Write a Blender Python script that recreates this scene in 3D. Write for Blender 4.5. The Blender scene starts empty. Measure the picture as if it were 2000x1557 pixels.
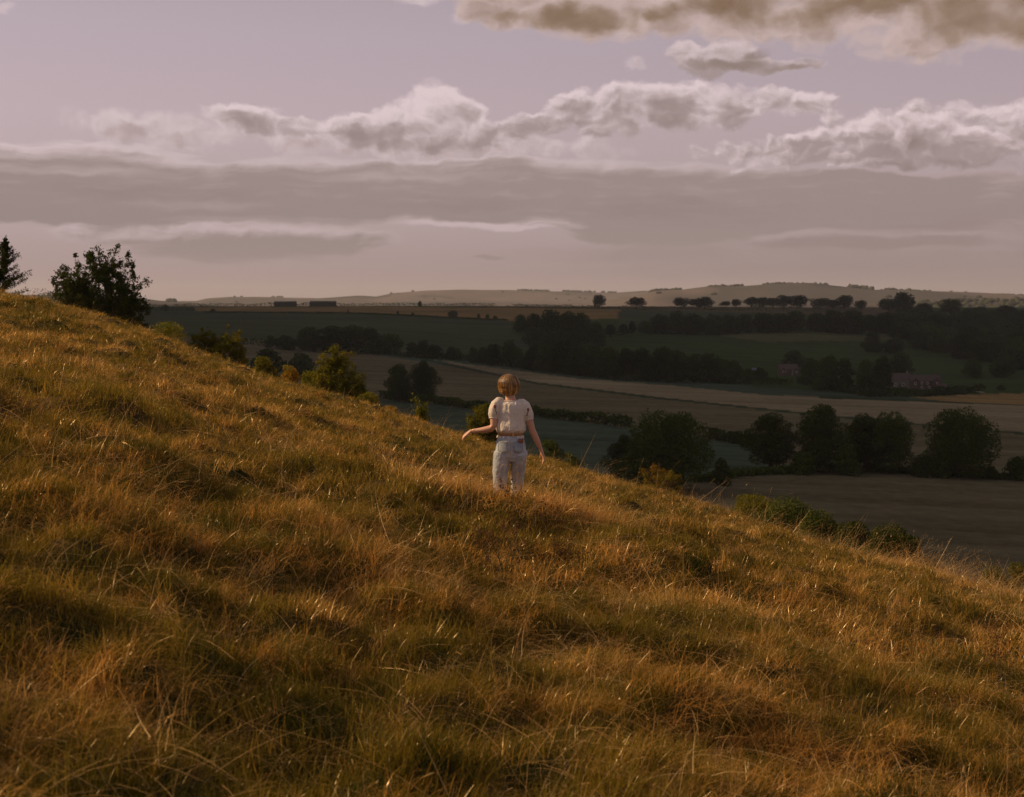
import bpy, bmesh, math, random
import numpy as np
from mathutils import Vector, Matrix, Euler, noise as mnoise

scene = bpy.context.scene
COL = scene.collection
# ------------------------------------------------------------------ camera
F = 2747.0                      # focal length in photo pixels (2000 px wide)
EYE = 1.6
HORIZON = 590.0
PITCH = math.atan((778.5 - HORIZON) / F)
cam_data = bpy.data.cameras.new('camera')
cam = bpy.data.objects.new('camera', cam_data)
COL.objects.link(cam)
cam_data.sensor_width = 36.0
cam_data.lens = 36.0 * F / 2000.0
cam_data.clip_start = 0.1
cam_data.clip_end = 60000
cam_data.dof.use_dof = True
cam_data.dof.focus_distance = 14.0
cam_data.dof.aperture_fstop = 5.0
cam.location = (0, 0, EYE)
cam.rotation_euler = (math.pi / 2 - PITCH, 0, 0)
scene.camera = cam
CP, SP = math.cos(PITCH), math.sin(PITCH)

def ray(px, py):
    xc, yc = (px - 1000.0) / F, (778.5 - py) / F
    return xc, CP + yc * SP, -SP + yc * CP

def at(px, py, D):
    x, y, z = ray(px, py)
    return Vector((x / y * D, D, EYE + z / y * D))

# ------------------------------------------------------------------ light
SUN_EL = math.radians(29.0)
SUN_AZ = math.radians(-76.0)          # measured from the view direction, left is negative
SUN_DIR = Vector((math.sin(SUN_AZ) * math.cos(SUN_EL), math.cos(SUN_AZ) * math.cos(SUN_EL), math.sin(SUN_EL)))
sl = bpy.data.lights.new('sun', 'SUN')
sl.energy = 4.6
sl.angle = math.radians(0.6)
sl.color = (1.0, 0.70, 0.39)
sun = bpy.data.objects.new('sun', sl)
COL.objects.link(sun)
sun.rotation_euler = (-SUN_DIR).to_track_quat('-Z', 'Y').to_euler()
scene.view_settings.view_transform = 'Standard'
scene.view_settings.look = 'None'
scene.view_settings.exposure = 0.0
scene.view_settings.gamma = 1.0
scene.view_settings.use_curve_mapping = False
cy = scene.cycles
cy.max_bounces = 6
cy.diffuse_bounces = 3
cy.glossy_bounces = 2
cy.transmission_bounces = 3
cy.volume_bounces = 1
cy.transparent_max_bounces = 6
cy.use_denoising = True
cy.caustics_reflective = False
cy.caustics_refractive = False

# ------------------------------------------------------------------ node helper
class NT:
    """tiny expression helper over a node tree"""
    def __init__(s, tree):
        s.t = tree
    def n(s, kind, **kw):
        nd = s.t.nodes.new(kind)
        for k, v in kw.items():
            setattr(nd, k, v)
        return nd
    def put(s, sock, v):
        if isinstance(v, E):
            s.t.links.new(v.s, sock)
        elif v is not None:
            if isinstance(v, (tuple, list)):
                L = len(sock.default_value)
                v = list(v) + [1.0] * (L - len(v))
            sock.default_value = v
    def m(s, op, a, b=None, c=None, clamp=False):
        nd = s.n('ShaderNodeMath', operation=op, use_clamp=clamp)
        s.put(nd.inputs[0], a)
        if b is not None: s.put(nd.inputs[1], b)
        if c is not None: s.put(nd.inputs[2], c)
        return E(s, nd.outputs[0])
    def v(s, op, a, b=None):
        nd = s.n('ShaderNodeVectorMath', operation=op)
        s.put(nd.inputs[0], a)
        if b is not None:
            if op == 'SCALE': s.put(nd.inputs['Scale'], b)
            else: s.put(nd.inputs[1], b)
        return E(s, nd.outputs['Value'] if op in ('DOT_PRODUCT', 'LENGTH', 'DISTANCE') else nd.outputs[0])
    def xyz(s, x, y, z):
        nd = s.n('ShaderNodeCombineXYZ')
        s.put(nd.inputs[0], x); s.put(nd.inputs[1], y); s.put(nd.inputs[2], z)
        return E(s, nd.outputs[0])
    def sep(s, v):
        nd = s.n('ShaderNodeSeparateXYZ'); s.put(nd.inputs[0], v)
        return [E(s, o) for o in nd.outputs]
    def noise(s, vec, scale=1.0, detail=4.0, rough=0.5, dist=0.0, color=False, dims='3D'):
        nd = s.n('ShaderNodeTexNoise', noise_dimensions=dims)
        s.put(nd.inputs['Vector'], vec)
        nd.inputs['Scale'].default_value = scale
        nd.inputs['Detail'].default_value = detail
        nd.inputs['Roughness'].default_value = rough
        nd.inputs['Distortion'].default_value = dist
        return E(s, nd.outputs['Color' if color else 'Fac'])
    def voro(s, vec, scale=1.0, detail=0.0, rough=0.5, feature='F1', dims='2D', rnd=1.0):
        nd = s.n('ShaderNodeTexVoronoi', voronoi_dimensions=dims, feature=feature)
        s.put(nd.inputs['Vector'], vec)
        nd.inputs['Scale'].default_value = scale
        nd.inputs['Detail'].default_value = detail
        nd.inputs['Roughness'].default_value = rough
        nd.inputs['Randomness'].default_value = rnd
        return E(s, nd.outputs['Distance'])
    def step(s, a, lo, hi, smooth=True):
        nd = s.n('ShaderNodeMapRange', interpolation_type='SMOOTHSTEP' if smooth else 'LINEAR')
        s.put(nd.inputs['Value'], a)
        s.put(nd.inputs['From Min'], lo); s.put(nd.inputs['From Max'], hi)
        return E(s, nd.outputs[0])
    def mix(s, f, a, b, blend='MIX'):
        nd = s.n('ShaderNodeMix', data_type='RGBA', blend_type=blend)
        s.put(nd.inputs[0], f); s.put(nd.inputs[6], a); s.put(nd.inputs[7], b)
        return E(s, nd.outputs[2])
class E:
    def __init__(s, nt, sock): s.nt, s.s = nt, sock
    def __add__(a, b): return a.nt.m('ADD', a, b)
    def __radd__(a, b): return a.nt.m('ADD', b, a)
    def __sub__(a, b): return a.nt.m('SUBTRACT', a, b)
    def __rsub__(a, b): return a.nt.m('SUBTRACT', b, a)
    def __mul__(a, b): return a.nt.m('MULTIPLY', a, b)
    def __rmul__(a, b): return a.nt.m('MULTIPLY', b, a)
    def __truediv__(a, b): return a.nt.m('DIVIDE', a, b)
    def max(a, b): return a.nt.m('MAXIMUM', a, b)
    def min(a, b): return a.nt.m('MINIMUM', a, b)

def srgb(r, g, b):
    f = lambda c: ((c / 255.0 + 0.055) / 1.055) ** 2.4 if c > 10.3 else c / 255.0 / 12.92
    return (f(r), f(g), f(b))
# ------------------------------------------------------------------ sky with clouds
def build_world():
    w = bpy.data.worlds.new('World'); scene.world = w
    w.use_nodes = True
    t = w.node_tree; t.nodes.clear(); g = NT(t)
    tc = g.n('ShaderNodeTexCoord')
    x, y, z = g.sep(E(g, tc.outputs['Generated']))
    az = g.m('ARCTAN2', x, y)
    hyp = g.m('SQRT', x * x + y * y).max(0.02)
    X = az * F + 1000.0
    Y = 590.0 - (z / hyp) * F
    def cvt(px, py):
        a, b, c = ray(px, py)
        return (math.atan2(a, b) * F + 1000.0, 590.0 - c / math.hypot(a, b) * F)
    P = g.xyz(X, Y, 0.0)
    # perspective-like foreshortening: wisps get flatter towards the horizon
    n_big = g.noise(g.v('MULTIPLY', P, (1/210., 1/120., 1)), 1, 3, 0.5, color=True, dims='2D')
    n_mid = g.noise(g.v('MULTIPLY', P, (1/52., 1/40., 1)), 1, 4, 0.6, color=True, dims='2D')
    w1 = g.v('SCALE', g.v('SUBTRACT', n_big, (.5, .5, .5)), 70.0)
    w2 = g.v('SCALE', g.v('SUBTRACT', n_mid, (.5, .5, .5)), 40.0)
    Pw = g.v('ADD', P, g.v('ADD', g.v('MULTIPLY', w1, (1.0, .5, 0)), g.v('MULTIPLY', w2, (.9, .7, 0))))
    Ps = g.v('ADD', P, g.v('MULTIPLY', w1, (1.6, .42, 0)))
    Ps = g.v('ADD', Ps, g.v('MULTIPLY', w2, (1.0, .30, 0)))
    # billow detail and its relief (difference towards the light)
    def bil(off):
        p = g.v('ADD', g.v('MULTIPLY', Pw, (1/62., 1/48., 1)), off)
        d = g.voro(p, .62, 2.0, .5)
        return (0.95 - d) * 0.46 + g.noise(p, .85, 5, 0.54, dims='2D') * 0.70 - 0.05
    b0 = bil((0, 0, 0)); b1 = bil((-.10, -.20, 0))
    relief = b0 - b1
    st0 = g.noise(g.v('MULTIPLY', Ps, (1/300., 1/38., 1)), 1, 5, 0.58, dims='2D')

    st1 = g.noise(g.v('MULTIPLY', Ps, (1/95., 1/15., 1)), 1, 4, 0.6, dims='2D')

    # clear sky: real sky model tinted to the film's lilac, warmer and paler near the horizon
    sky = g.n('ShaderNodeTexSky', sky_type='NISHITA', sun_disc=False)
    sky.sun_elevation = SUN_EL
    sky.sun_rotation = SUN_AZ
    sky.air_density = 1.0; sky.dust_density = 2.5; sky.ozone_density = 2.0
    base = g.v('SCALE', E(g, sky.outputs[0]), 1.0)
    up = g.step(Y, 600.0, -60.0, smooth=False)
    ramp = g.n('ShaderNodeValToRGB'); g.put(ramp.inputs[0], up)
    cr = ramp.color_ramp
    S = 10.0   # colours are written for background strength 0.1
    stops = [(0.0, srgb(163, 140, 137)), (0.10, srgb(172, 149, 147)), (0.28, srgb(190, 168, 166)),
             (0.55, srgb(192, 172, 177)), (0.80, srgb(184, 167, 175)), (1.0, srgb(174, 158, 167))]
    while len(cr.elements) < len(stops): cr.elements.new(0.5)
    for e, (p, c) in zip(cr.elements, stops):
        e.position = p; e.color = (*c, 1)
    # the photo's left half of the sky is a little brighter than the right
    side = g.step(X, 0.0, 2000.0, smooth=False)
    grad = g.v('SCALE', E(g, ramp.outputs[0]), (1.04 - side * 0.16) * S)
    high = g.step(Y, -60.0, -2200.0)
    clear = g.mix(high, g.mix(0.975, base, grad), g.v('SCALE', base, 0.8))
    col = clear

    def field(vec, blobs):
        r = None
        for (cx, cy_, rx, ry) in blobs:
            cx, cy_ = cvt(cx, cy_)
            d = g.v('MULTIPLY', g.v('SUBTRACT', vec, (cx, cy_, 0)), (1 / rx, 1 / ry, 0))
            q = 1.0 - g.v('DOT_PRODUCT', d, d)
            r = q if r is None else g.m('SMOOTH_MAX', r, q, 0.25)
        return r.max(-2.0)
    def layer(col, vec, blobs, nz, amp, soft, lit, dark, t0, t1, base_y, hgt, kv, krel, opacity=1.0, shift=0.0):
        q = field(vec, blobs)
        e = q + (nz - 0.5) * amp + shift
        dens = g.step(e, 0.0, soft) * opacity
        low = (g.sep(vec)[1] - base_y) * (1.0 / hgt)             # -1 top ... 0 base
        th = q * 0.5 + low * kv + (nz - 0.5) * 1.0 - relief * krel
        shade = g.step(th, t0, t1)
        c = g.mix(shade, lit, dark)
        return g.mix(dens, col, c)
    def C(r, g_, b, k=1.10): return tuple(v * S * k for v in srgb(r, g_, b))
    LIT, MID, DRK = C(203, 184, 188), C(172, 153, 153), C(143, 126, 121)
    LIT = C(214, 194, 196)
    # faint veil low down
    col = layer(col, Ps, [(1750, 520, 900, 60), (1300, 500, 400, 30)], st0, 1.2, 1.0, C(160, 139, 135), C(147, 129, 124), -.3, .8, 520, 80, .2, 0, .6)
    col = layer(col, Ps, [(470, 474, 300, 44), (230, 458, 140, 34), (1000, 440, 260, 12), (960, 500, 50, 7)], st0, 1.7, 0.7, C(196, 175, 174), C(152, 134, 130), -.45, .25, 490, 60, .9, .6, .95)
    col = layer(col, Ps, [(1850, 400, 420, 75), (2300, 420, 500, 90), (1750, 470, 350, 16)], st0, 1.8, .9, C(174, 152, 149), C(148, 129, 125), -.3, .6, 420, 80, .4, .3, .85)
    bank = [(120, 358, 420, 80), (600, 372, 420, 68), (1000, 374, 430, 68), (1320, 398, 380, 84), (1650, 390, 330, 50), (-500, 350, 500, 90), (2500, 380, 600, 60)]
    col = layer(col, Ps, bank, st0, 1.15, .30, C(208, 188, 189), C(152, 135, 130), -.86, -.05, 385, 95, .95, .3)
    # mottling inside the bank
    col = layer(col, Ps, [(120, 335, 260, 16), (370, 402, 170, 12), (800, 345, 330, 14), (560, 430, 240, 9)], st0, 3.0, 2.2, C(192, 172, 171), C(176, 156, 154), 0, 1, 400, 30, .4, .5, .75)
    col = layer(col, Ps, [(300, 350, 500, 70), (1300, 390, 500, 80), (900, 360, 400, 60)], st1, 5.0, 3.4, C(178, 159, 157), C(170, 151, 148), 0, 1, 400, 30, .4, .5, .8, -.55)
    col = layer(col, Ps, [(1300, 410, 300, 40), (300, 375, 300, 24), (900, 400, 200, 24)], st0, 2.4, 2.0, C(142, 125, 121), C(142, 125, 121), 0, 1, 400, 30, .4, .5, .7)
    # cumulus in front of the clear sky: bright bodies first, then their shaded cores
    M1, M2 = C(158, 141, 139), C(147, 130, 126)
    col = layer(col, Pw, [(1240, 126, 40, 20), (815, 0, 90, 18), (0, 18, 34, 24), (905, 40, 50, 22)], b0, 2.6, 1.4, C(206, 187, 188), C(180, 162, 160), .2, 1, 120, 60, .3, 1.2, .85)
    col = layer(col, Pw, [(280, 252, 180, 46), (420, 258, 200, 44), (640, 275, 300, 36), (1010, 262, 140, 40), (1090, 286, 120, 26), (900, 298, 380, 20), (230, 264, 90, 24)], b0, 1.8, .9,
                C(206, 187, 188), C(172, 153, 151), -.1, .8, 290, 90, .4, 1.8, .95)
    col = layer(col, Pw, [(475, 232, 92, 38), (560, 250, 130, 26), (700, 250, 84, 42), (845, 222, 88, 64), (800, 262, 200, 44), (920, 228, 48, 46), (760, 232, 64, 36), (985, 272, 90, 26)], b0, 1.4, .45,
                LIT, M1, -.35, .75, 270, 80, .6, 2.2)
    col = layer(col, Pw, [(500, 243, 100, 20), (450, 228, 60, 12), (620, 262, 90, 10), (860, 236, 78, 34), (820, 290, 190, 15), (720, 268, 60, 14)], b0, 3.0, 1.6, C(164, 146, 144), C(146, 129, 126), -.2, .8, 275, 60, .5, 3, .9)
    col = layer(col, Pw, [(1030, 245, 130, 38), (1180, 222, 140, 56), (1330, 206, 180, 60), (1540, 200, 120, 36), (1110, 205, 70, 26), (1420, 215, 150, 40)], b0, 1.6, .5,
                LIT, M1, -.35, .75, 230, 75, .6, 2.2)
    col = layer(col, Pw, [(1360, 206, 120, 42), (1240, 236, 160, 22), (1430, 190, 50, 26), (1545, 210, 60, 16), (1160, 240, 80, 14)], b0, 3.0, 1.5, C(160, 142, 138), C(140, 123, 119), -.2, .7, 235, 60, .5, 3, .92)
    col = layer(col, Pw, [(1500, 292, 220, 34), (1700, 266, 140, 60), (1850, 268, 180, 72), (2060, 258, 180, 76), (1820, 235, 70, 34), (2300, 280, 260, 60), (1680, 308, 340, 26)], b0, 1.7, .5,
                C(218, 197, 198), M1, -.35, .7, 290, 85, .55, 2.6)
    col = layer(col, Pw, [(1790, 272, 60, 36), (1900, 322, 240, 18), (1640, 304, 140, 18), (1740, 246, 70, 14), (1930, 270, 60, 24), (2200, 300, 200, 40)], b0, 3.4, 1.6, C(160, 141, 138), C(140, 122, 118), -.2, .7, 300, 60, .5, 3, .92)
    col = layer(col, Pw, [(1400, 110, 110, 44), (1510, 122, 100, 20), (1345, 92, 46, 28)], b0, 1.7, .55, C(206, 186, 187), M1, -.35, .7, 118, 50, .6, 2.2)
    col = layer(col, Pw, [(1430, 122, 90, 13), (1480, 104, 46, 16), (1540, 128, 60, 9)], b0, 1.6, 1.0, C(158, 139, 134), C(138, 120, 113), -.2, .7, 118, 50, .5, 1.6, .95)
    col = layer(col, Pw, [(980, 16, 110, 50), (1160, 15, 150, 66), (1380, 20, 230, 62), (1640, 20, 260, 66), (1900, 24, 260, 90), (2200, 0, 330, 110), (1500, -110, 700, 90), (2400, -250, 600, 160)], b0, 1.5, .7,
                C(194, 171, 166), C(158, 136, 127), -.35, .8, 10, 170, -.1, 2.0, 1.0, .30)
    col = layer(col, Pw, [(1130, 36, 150, 34), (1010, 34, 70, 16), (1440, 10, 220, 40), (1240, 30, 70, 20), (1720, 14, 360, 44), (1960, 50, 150, 46), (1500, -100, 700, 90), (2200, 0, 300, 100), (1600, 30, 160, 22)], b0, 2.0, 1.1, C(150, 127, 110), C(122, 99, 78), -.25, .7, 10, 60, -.2, 1.4, .97, .15)
    bg = g.n('ShaderNodeBackground')
    g.put(bg.inputs[0], col); bg.inputs[1].default_value = 0.1
    # scattered cloud over the rest of the sphere, outside the photographed part
    cov = g.noise(g.v('MULTIPLY', E(g, tc.outputs['Generated']), (2.2, 2.2, 5.0)), 1, 3, .55)
    far = g.mix(g.step(cov, .48, .62), clear, g.mix(g.step(cov, .56, .75), C(196, 178, 180), C(150, 132, 128)))
    far = g.mix(g.step(z, -.01, -.06), far, C(70, 62, 48))
    bg2 = g.n('ShaderNodeBackground')
    g.put(bg2.inputs[0], far); bg2.inputs[1].default_value = 0.1
    away = g.step(g.m('ABSOLUTE', az), .45, .60).max(g.step(Y, -200., -500.)).max(g.step(z, -.01, -.02))
    ms = g.n('ShaderNodeMixShader')
    g.put(ms.inputs[0], away)
    t.links.new(bg.outputs[0], ms.inputs[1]); t.links.new(bg2.outputs[0], ms.inputs[2])
    out = g.n('ShaderNodeOutputWorld')
    t.links.new(ms.outputs[0], out.inputs[0])
    w.cycles.sampling_method = 'MANUAL'
    w.cycles.sample_map_resolution = 512
build_world()
# ------------------------------------------------------------------ general helpers
rng = np.random.default_rng(7)
_LAT = np.random.default_rng(3).random((512, 512)).astype(np.float64)
def vnoise(x, y):
    xi = np.floor(x).astype(np.int64); yi = np.floor(y).astype(np.int64)
    fx = x - xi; fy = y - yi
    fx = fx * fx * (3 - 2 * fx); fy = fy * fy * (3 - 2 * fy)
    g = lambda a, b: _LAT[a % 512, b % 512]
    return (g(xi, yi) * (1 - fx) + g(xi + 1, yi) * fx) * (1 - fy) + (g(xi, yi + 1) * (1 - fx) + g(xi + 1, yi + 1) * fx) * fy
def fbm(x, y, octv=4, s=0.0):
    r = 0; a = 1.0; t = 0
    x = np.asarray(x, float) + s * 17.3; y = np.asarray(y, float) + s * 9.1
    for k in range(octv):
        r = r + a * vnoise(x * 2 ** k + k * 31.7, y * 2 ** k + k * 11.3); t += a; a *= .5
    return r / t - .5
def sstep(x, a, b):
    t = np.clip((x - a) / (b - a), 0, 1); return t * t * (3 - 2 * t)

def tag(o, label=None, cat=None, group=None, kind=None):
    if label: o['label'] = label
    if cat: o['category'] = cat
    if group: o['group'] = group
    if kind: o['kind'] = kind
    return o
def mesh_from(name, verts, faces, mat=None, smooth=True):
    me = bpy.data.meshes.new(name)
    verts = np.asarray(verts, dtype=np.float32)
    if isinstance(faces, np.ndarray):
        nf, k = faces.shape
        me.vertices.add(len(verts)); me.vertices.foreach_set('co', verts.ravel())
        me.loops.add(nf * k); me.loops.foreach_set('vertex_index', faces.astype(np.int32).ravel())
        me.polygons.add(nf)
        me.polygons.foreach_set('loop_start', np.arange(0, nf * k, k, dtype=np.int32))
        me.polygons.foreach_set('loop_total', np.full(nf, k, dtype=np.int32))
        me.update(calc_edges=True)
    else:
        me.from_pydata(verts.tolist(), [], faces); me.update()
    if smooth:
        me.polygons.foreach_set('use_smooth', np.ones(len(me.polygons), dtype=bool))
    if mat: me.materials.append(mat)
    return me
def obj(name, me, parent=None, loc=None):
    o = bpy.data.objects.new(name, me); COL.objects.link(o)
    if parent: o.parent = parent
    if loc is not None: o.location = loc
    return o
def material(name):
    m = bpy.data.materials.new(name); m.use_nodes = True
    m.node_tree.nodes.clear()
    return m, NT(m.node_tree)
def finish(m, g, shader):
    o = g.n('ShaderNodeOutputMaterial'); m.node_tree.links.new(shader, o.inputs[0]); return m
def pbsdf(g, col, rough=.8, spec=.2, normal=None, **kw):
    b = g.n('ShaderNodeBsdfPrincipled')
    g.put(b.inputs['Base Color'], col)
    g.put(b.inputs['Roughness'], rough)
    g.put(b.inputs['Specular IOR Level'], spec)
    for k, v in kw.items(): g.put(b.inputs[k.replace('_', ' ')], v)
    if normal is not None: m = g.t.links.new(normal, b.inputs['Normal'])
    return b.outputs[0]
def bump(g, h, dist=.02, strength=1.0):
    b = g.n('ShaderNodeBump'); g.put(b.inputs['Height'], h)
    b.inputs['Distance'].default_value = dist; b.inputs['Strength'].default_value = strength
    return b.outputs[0]
def wpos(g):
    return E(g, g.n('ShaderNodeNewGeometry').outputs['Position'])

# ------------------------------------------------------------------ height of the ground
_U = np.array([-.50, -.364, -.33, -.266, -.182, -.109, -.036, 0, .036, .127, .218, .291, .364, .50])
_ET = np.array([.047, .011, .0045, -.0146, -.047, -.0673, -.0913, -.103, -.111, -.1365, -.1675, -.1857, -.2075, -.247]) - np.array([.007, .0075, .0075, .008, .008, .008, .008, .008, .0085, .010, .010, .0105, .011, .011])   # skyline of the down, slope of sight
_CC = np.interp(_U, [-.4, 0, .12, .36], [.00060, .00064, .0011, .0021])
_E0 = _ET + 2 * np.sqrt(1.6 * _CC)
PX, PY = -0.02, 13.7                                  # where the woman stands
def h_near(x, y):
    yy = np.maximum(y, 1.5)
    u = x / yy
    uc = np.clip(u, -.5, .5)
    e0 = np.interp(uc, _U, _E0); c = np.interp(uc, _U, _CC)
    over = (u - uc) * yy
    z = e0 * yy - c * np.minimum(yy, 500) ** 2 - 0.0007 * np.clip(yy - 75, 0, 300) ** 2 - .28 * 60 * np.tanh(over / 60)
    pl = -0.30 * 60 * np.tanh(x / 60) - .04 * y
    t = sstep(y, 1.5, 4.5)
    return z * t + pl * (1 - t)
def hum(x, y):
    calm = 1 - .8 * np.exp(-((x - PX) ** 2 + (y - PY) ** 2) / .8)
    near = sstep(y, 2.0, 5.0)
    h = (.12 * fbm(x / 2.9, y / 2.1, 3, 1) + .46 * fbm(x / .72, y / .56, 2, 2) + .24 * fbm(x / .36, y / .30, 2, 6)) * calm * near
    h = h + .26 * fbm(x / 11., y / 8., 2, 4) * sstep(y, 8, 26) * calm
    # a gentle swell before the woman and the hollow she wades through
    h = h + .26 * np.exp(-((y - 11.6) / 3.2) ** 2 - (x / 7.0) ** 4) + .31 * np.exp(-((x - .1) / 1.5) ** 2 - ((y - 12.8) / .55) ** 2)
    h = h - .12 * np.exp(-((x - PX) / .7) ** 2 - ((y - 14.0) / .5) ** 2)
    return h
_DK = np.array([100, 150, 250, 330, 450, 600, 800, 1000, 1200, 1400, 1700, 2000, 2300, 2700, 3300, 4200])
_PXK = np.array([0, 300, 700, 1000, 1400, 1700, 2000])
_ZT = np.array([   # metres, one row per column of the photo
 [-39, -39, -39, -39, -38, -34, -26, -20, -17.5, -15, -10, -5.5, -5, -22, -45, -55],
 [-39, -39, -39, -39, -38, -34, -26, -20, -17.5, -15, -10, -5.0, -6, -22, -45, -55],
 [-40, -40, -40, -40, -41, -41, -38, -33, -24.6, -18, -11.0, -4.6, -6, -20, -40, -50],
 [-40, -40, -39, -39, -40, -41.5, -42, -40, -32, -22, -10.5, -4.8, -5, -20, -40, -50],
 [-40, -40, -39, -39, -42, -43, -46, -48, -38, -27, -12, -5.2, -6, -20, -40, -50],
 [-40, -40, -39, -40, -43, -45, -49, -52, -45, -33, -16, -7.5, -7, -20, -40, -50],
 [-40, -40, -40, -41, -44, -47, -52, -50, -46, -36, -21, -10, -8, -20, -40, -50]], float)
def h_valley(x, y):
    D = np.clip(y, 100, 4200); px = np.clip(1000 + x / np.maximum(y, 100) * F, 0, 2000)
    ld = np.log(D)
    cols = np.stack([np.interp(ld, np.log(_DK), r) for r in _ZT])          # cols x pts
    i = np.clip(np.searchsorted(_PXK, px) - 1, 0, len(_PXK) - 2)
    t = (px - _PXK[i]) / (_PXK[i + 1] - _PXK[i]); t = t * t * (3 - 2 * t) * .4 + t * .6
    n = np.arange(len(px))
    z = cols[i, n] * (1 - t) + cols[i + 1, n] * t
    return z + fbm(x / 170., y / 170., 3, 5) * 2.0 * sstep(D, 150, 500)
# skyline of the far downs: photo x -> photo y, at distance R
_SK = {9000: [(-200, 588), (250, 586), (330, 588), (385, 588), (405, 583), (450, 580), (520, 581), (620, 583), (700, 578), (735, 580), (770, 573), (830, 568), (900, 566), (1010, 568), (1110, 570), (1200, 572), (1260, 568), (1400, 575), (1700, 585), (2200, 585)],
       6200: [(-200, 575), (200, 578), (270, 583), (330, 590), (420, 596), (900, 596), (1150, 594), (1230, 580), (1280, 569), (1330, 568), (1380, 562), (1440, 561), (1500, 557), (1590, 557), (1640, 561), (1700, 567), (1740, 567), (1900, 572), (2000, 577), (2200, 582)],
       4600: [(-200, 592), (250, 590), (300, 592), (340, 594), (440, 600), (800, 601), (1250, 600), (1500, 596), (1750, 591), (2000, 588), (2200, 590)]}
def h_far(x, y):
    r = np.hypot(x, y); px = 1000 + np.clip(x / np.maximum(y, 1), -.7, .7) * F
    out = np.full_like(r, -52.0)
    for R, k in _SK.items():
        ky = np.array(k, float)
        py = np.interp(px, ky[:, 0], ky[:, 1])
        top = EYE + (HORIZON - py) / F * R
        wd = R * .17
        prof = np.exp(-((r - R) / wd) ** 2)
        rel = fbm(x / 520., y / 700., 4, R / 1000.) * 34 * prof * (1 - np.exp(-((r - R) / (wd * .16)) ** 2))
        out = np.maximum(out, -52 + (top + 52) * prof + rel)
    return out + fbm(x / 900., y / 900., 3, 8) * 6 * sstep(r, 4400, 5600) * 0
def ground(x, y):
    x = np.asarray(x, float); y = np.asarray(y, float); sh = x.shape
    x = x.ravel(); y = y.ravel()
    r = np.hypot(x, y)
    n = h_near(x, y); v = h_valley(x, y)
    k = 6.0
    d = np.clip((n - v) / k, -1, 1)
    z = np.where(n > v, n, v) + k * .25 * (1 - np.abs(d)) ** 2 * sstep(y, 80, 120)
    z = np.where(y < 100, n, z)
    z = z + hum(x, y) * (1 - sstep(y, 95, 130)) * (y > 0)
    f = h_far(x, y)
    w = sstep(r, 3000, 4000)
    z = z * (1 - w) + f * w
    # behind the camera the down keeps its height
    return z.reshape(sh)
def gz(x, y): return float(ground(np.array([x]), np.array([y]))[0])

# ------------------------------------------------------------------ fields painted by what grows in them
def inpoly(px, py, poly):
    c = np.zeros(px.shape, bool); j = len(poly) - 1
    for i in range(len(poly)):
        xi, yi = poly[i]; xj, yj = poly[j]
        c ^= ((yi > py) != (yj > py)) & (px < (xj - xi) * (py - yi) / ((yj - yi) + 1e-9) + xi)
        j = i
    return c
A_BROWN, A_STUB, A_TEAL, A_MEAD, A_GOLD, A_OLIVE, A_DARK = (.140, .118, .062), (.245, .195, .105), (.068, .090, .054), (.046, .068, .020), (.25, .165, .062), (.064, .078, .034), (.024, .034, .012)
FIELDS = [  # colour, polygon in photo space, later ones on top
 (A_MEAD, [(-300, 500), (2300, 500), (2300, 1300), (-300, 1300)]),
 (A_OLIVE, [(-300, 600), (1000, 600), (1000, 650), (1110, 690), (1000, 705), (-300, 680)]),
 (A_BROWN, [(-300, 640), (470, 658), (620, 680), (850, 702), (1100, 744), (1400, 790), (1600, 812), (2300, 870), (2300, 1300), (-300, 1300)]),
 (A_TEAL, [(700, 688), (850, 700), (1200, 738), (1500, 760), (1700, 772), (1900, 782), (2300, 800), (2300, 830), (1500, 800), (1100, 750)]),
 (A_STUB, [(850, 703), (1000, 722), (1130, 740), (1300, 752), (1500, 772), (1700, 777), (2300, 808), (2300, 872), (2000, 845), (1600, 810), (1300, 778), (1050, 748)]),
 ((.04, .055, .025), [(820, 699), (1050, 747), (1300, 777), (1600, 809), (2000, 845), (2300, 872), (2300, 876), (2000, 849), (1600, 813), (1300, 781), (1050, 751), (820, 702)]),
 (A_TEAL, [(900, 700), (1300, 741), (1600, 765), (1800, 778), (1800, 782), (1600, 771), (1300, 749), (1100, 735), (900, 710)]),
 (A_GOLD, [(1780, 776), (1900, 770), (2300, 762), (2300, 800), (2000, 792), (1850, 784)]),
 ((.045, .06, .028), [(1600, 772), (1830, 783), (2000, 791), (2300, 799), (2300, 803), (1600, 778)]),
 (A_TEAL, [(700, 775), (860, 790), (1240, 838), (1450, 868), (1510, 877), (1510, 920), (1340, 935), (1000, 935), (700, 900)]),
 (A_BROWN, [(1300, 945), (1450, 925), (1620, 916), (2300, 945), (2300, 1300), (1300, 1300)]),
 (A_GOLD, [(380, 600), (700, 599), (1000, 601), (1210, 604), (1210, 622), (1000, 627), (800, 614), (380, 607)]),
 (A_OLIVE, [(1210, 604), (1450, 606), (1450, 640), (1210, 640)]),
 ((.12, .09, .05), [(1000, 593), (1500, 597), (1750, 600), (1900, 618), (1900, 624), (1500, 611), (1250, 605), (1000, 600)]),
 ((.10, .10, .04), [(1400, 655), (1700, 640), (1750, 665), (1500, 668)]),
]
def field_color(x, y, z):
    px = 1000 + x / np.maximum(y, 1) * F; py = HORIZON - (z - EYE) / np.maximum(y, 1) * F
    w = fbm(x / 60., y / 60., 3, 11) * 5
    c = np.zeros((len(x), 3)); c[:] = A_DARK
    for col, poly in FIELDS:
        m = inpoly(px + w * 2, py + w * .35, poly)
        c[m] = col
    return c
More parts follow.
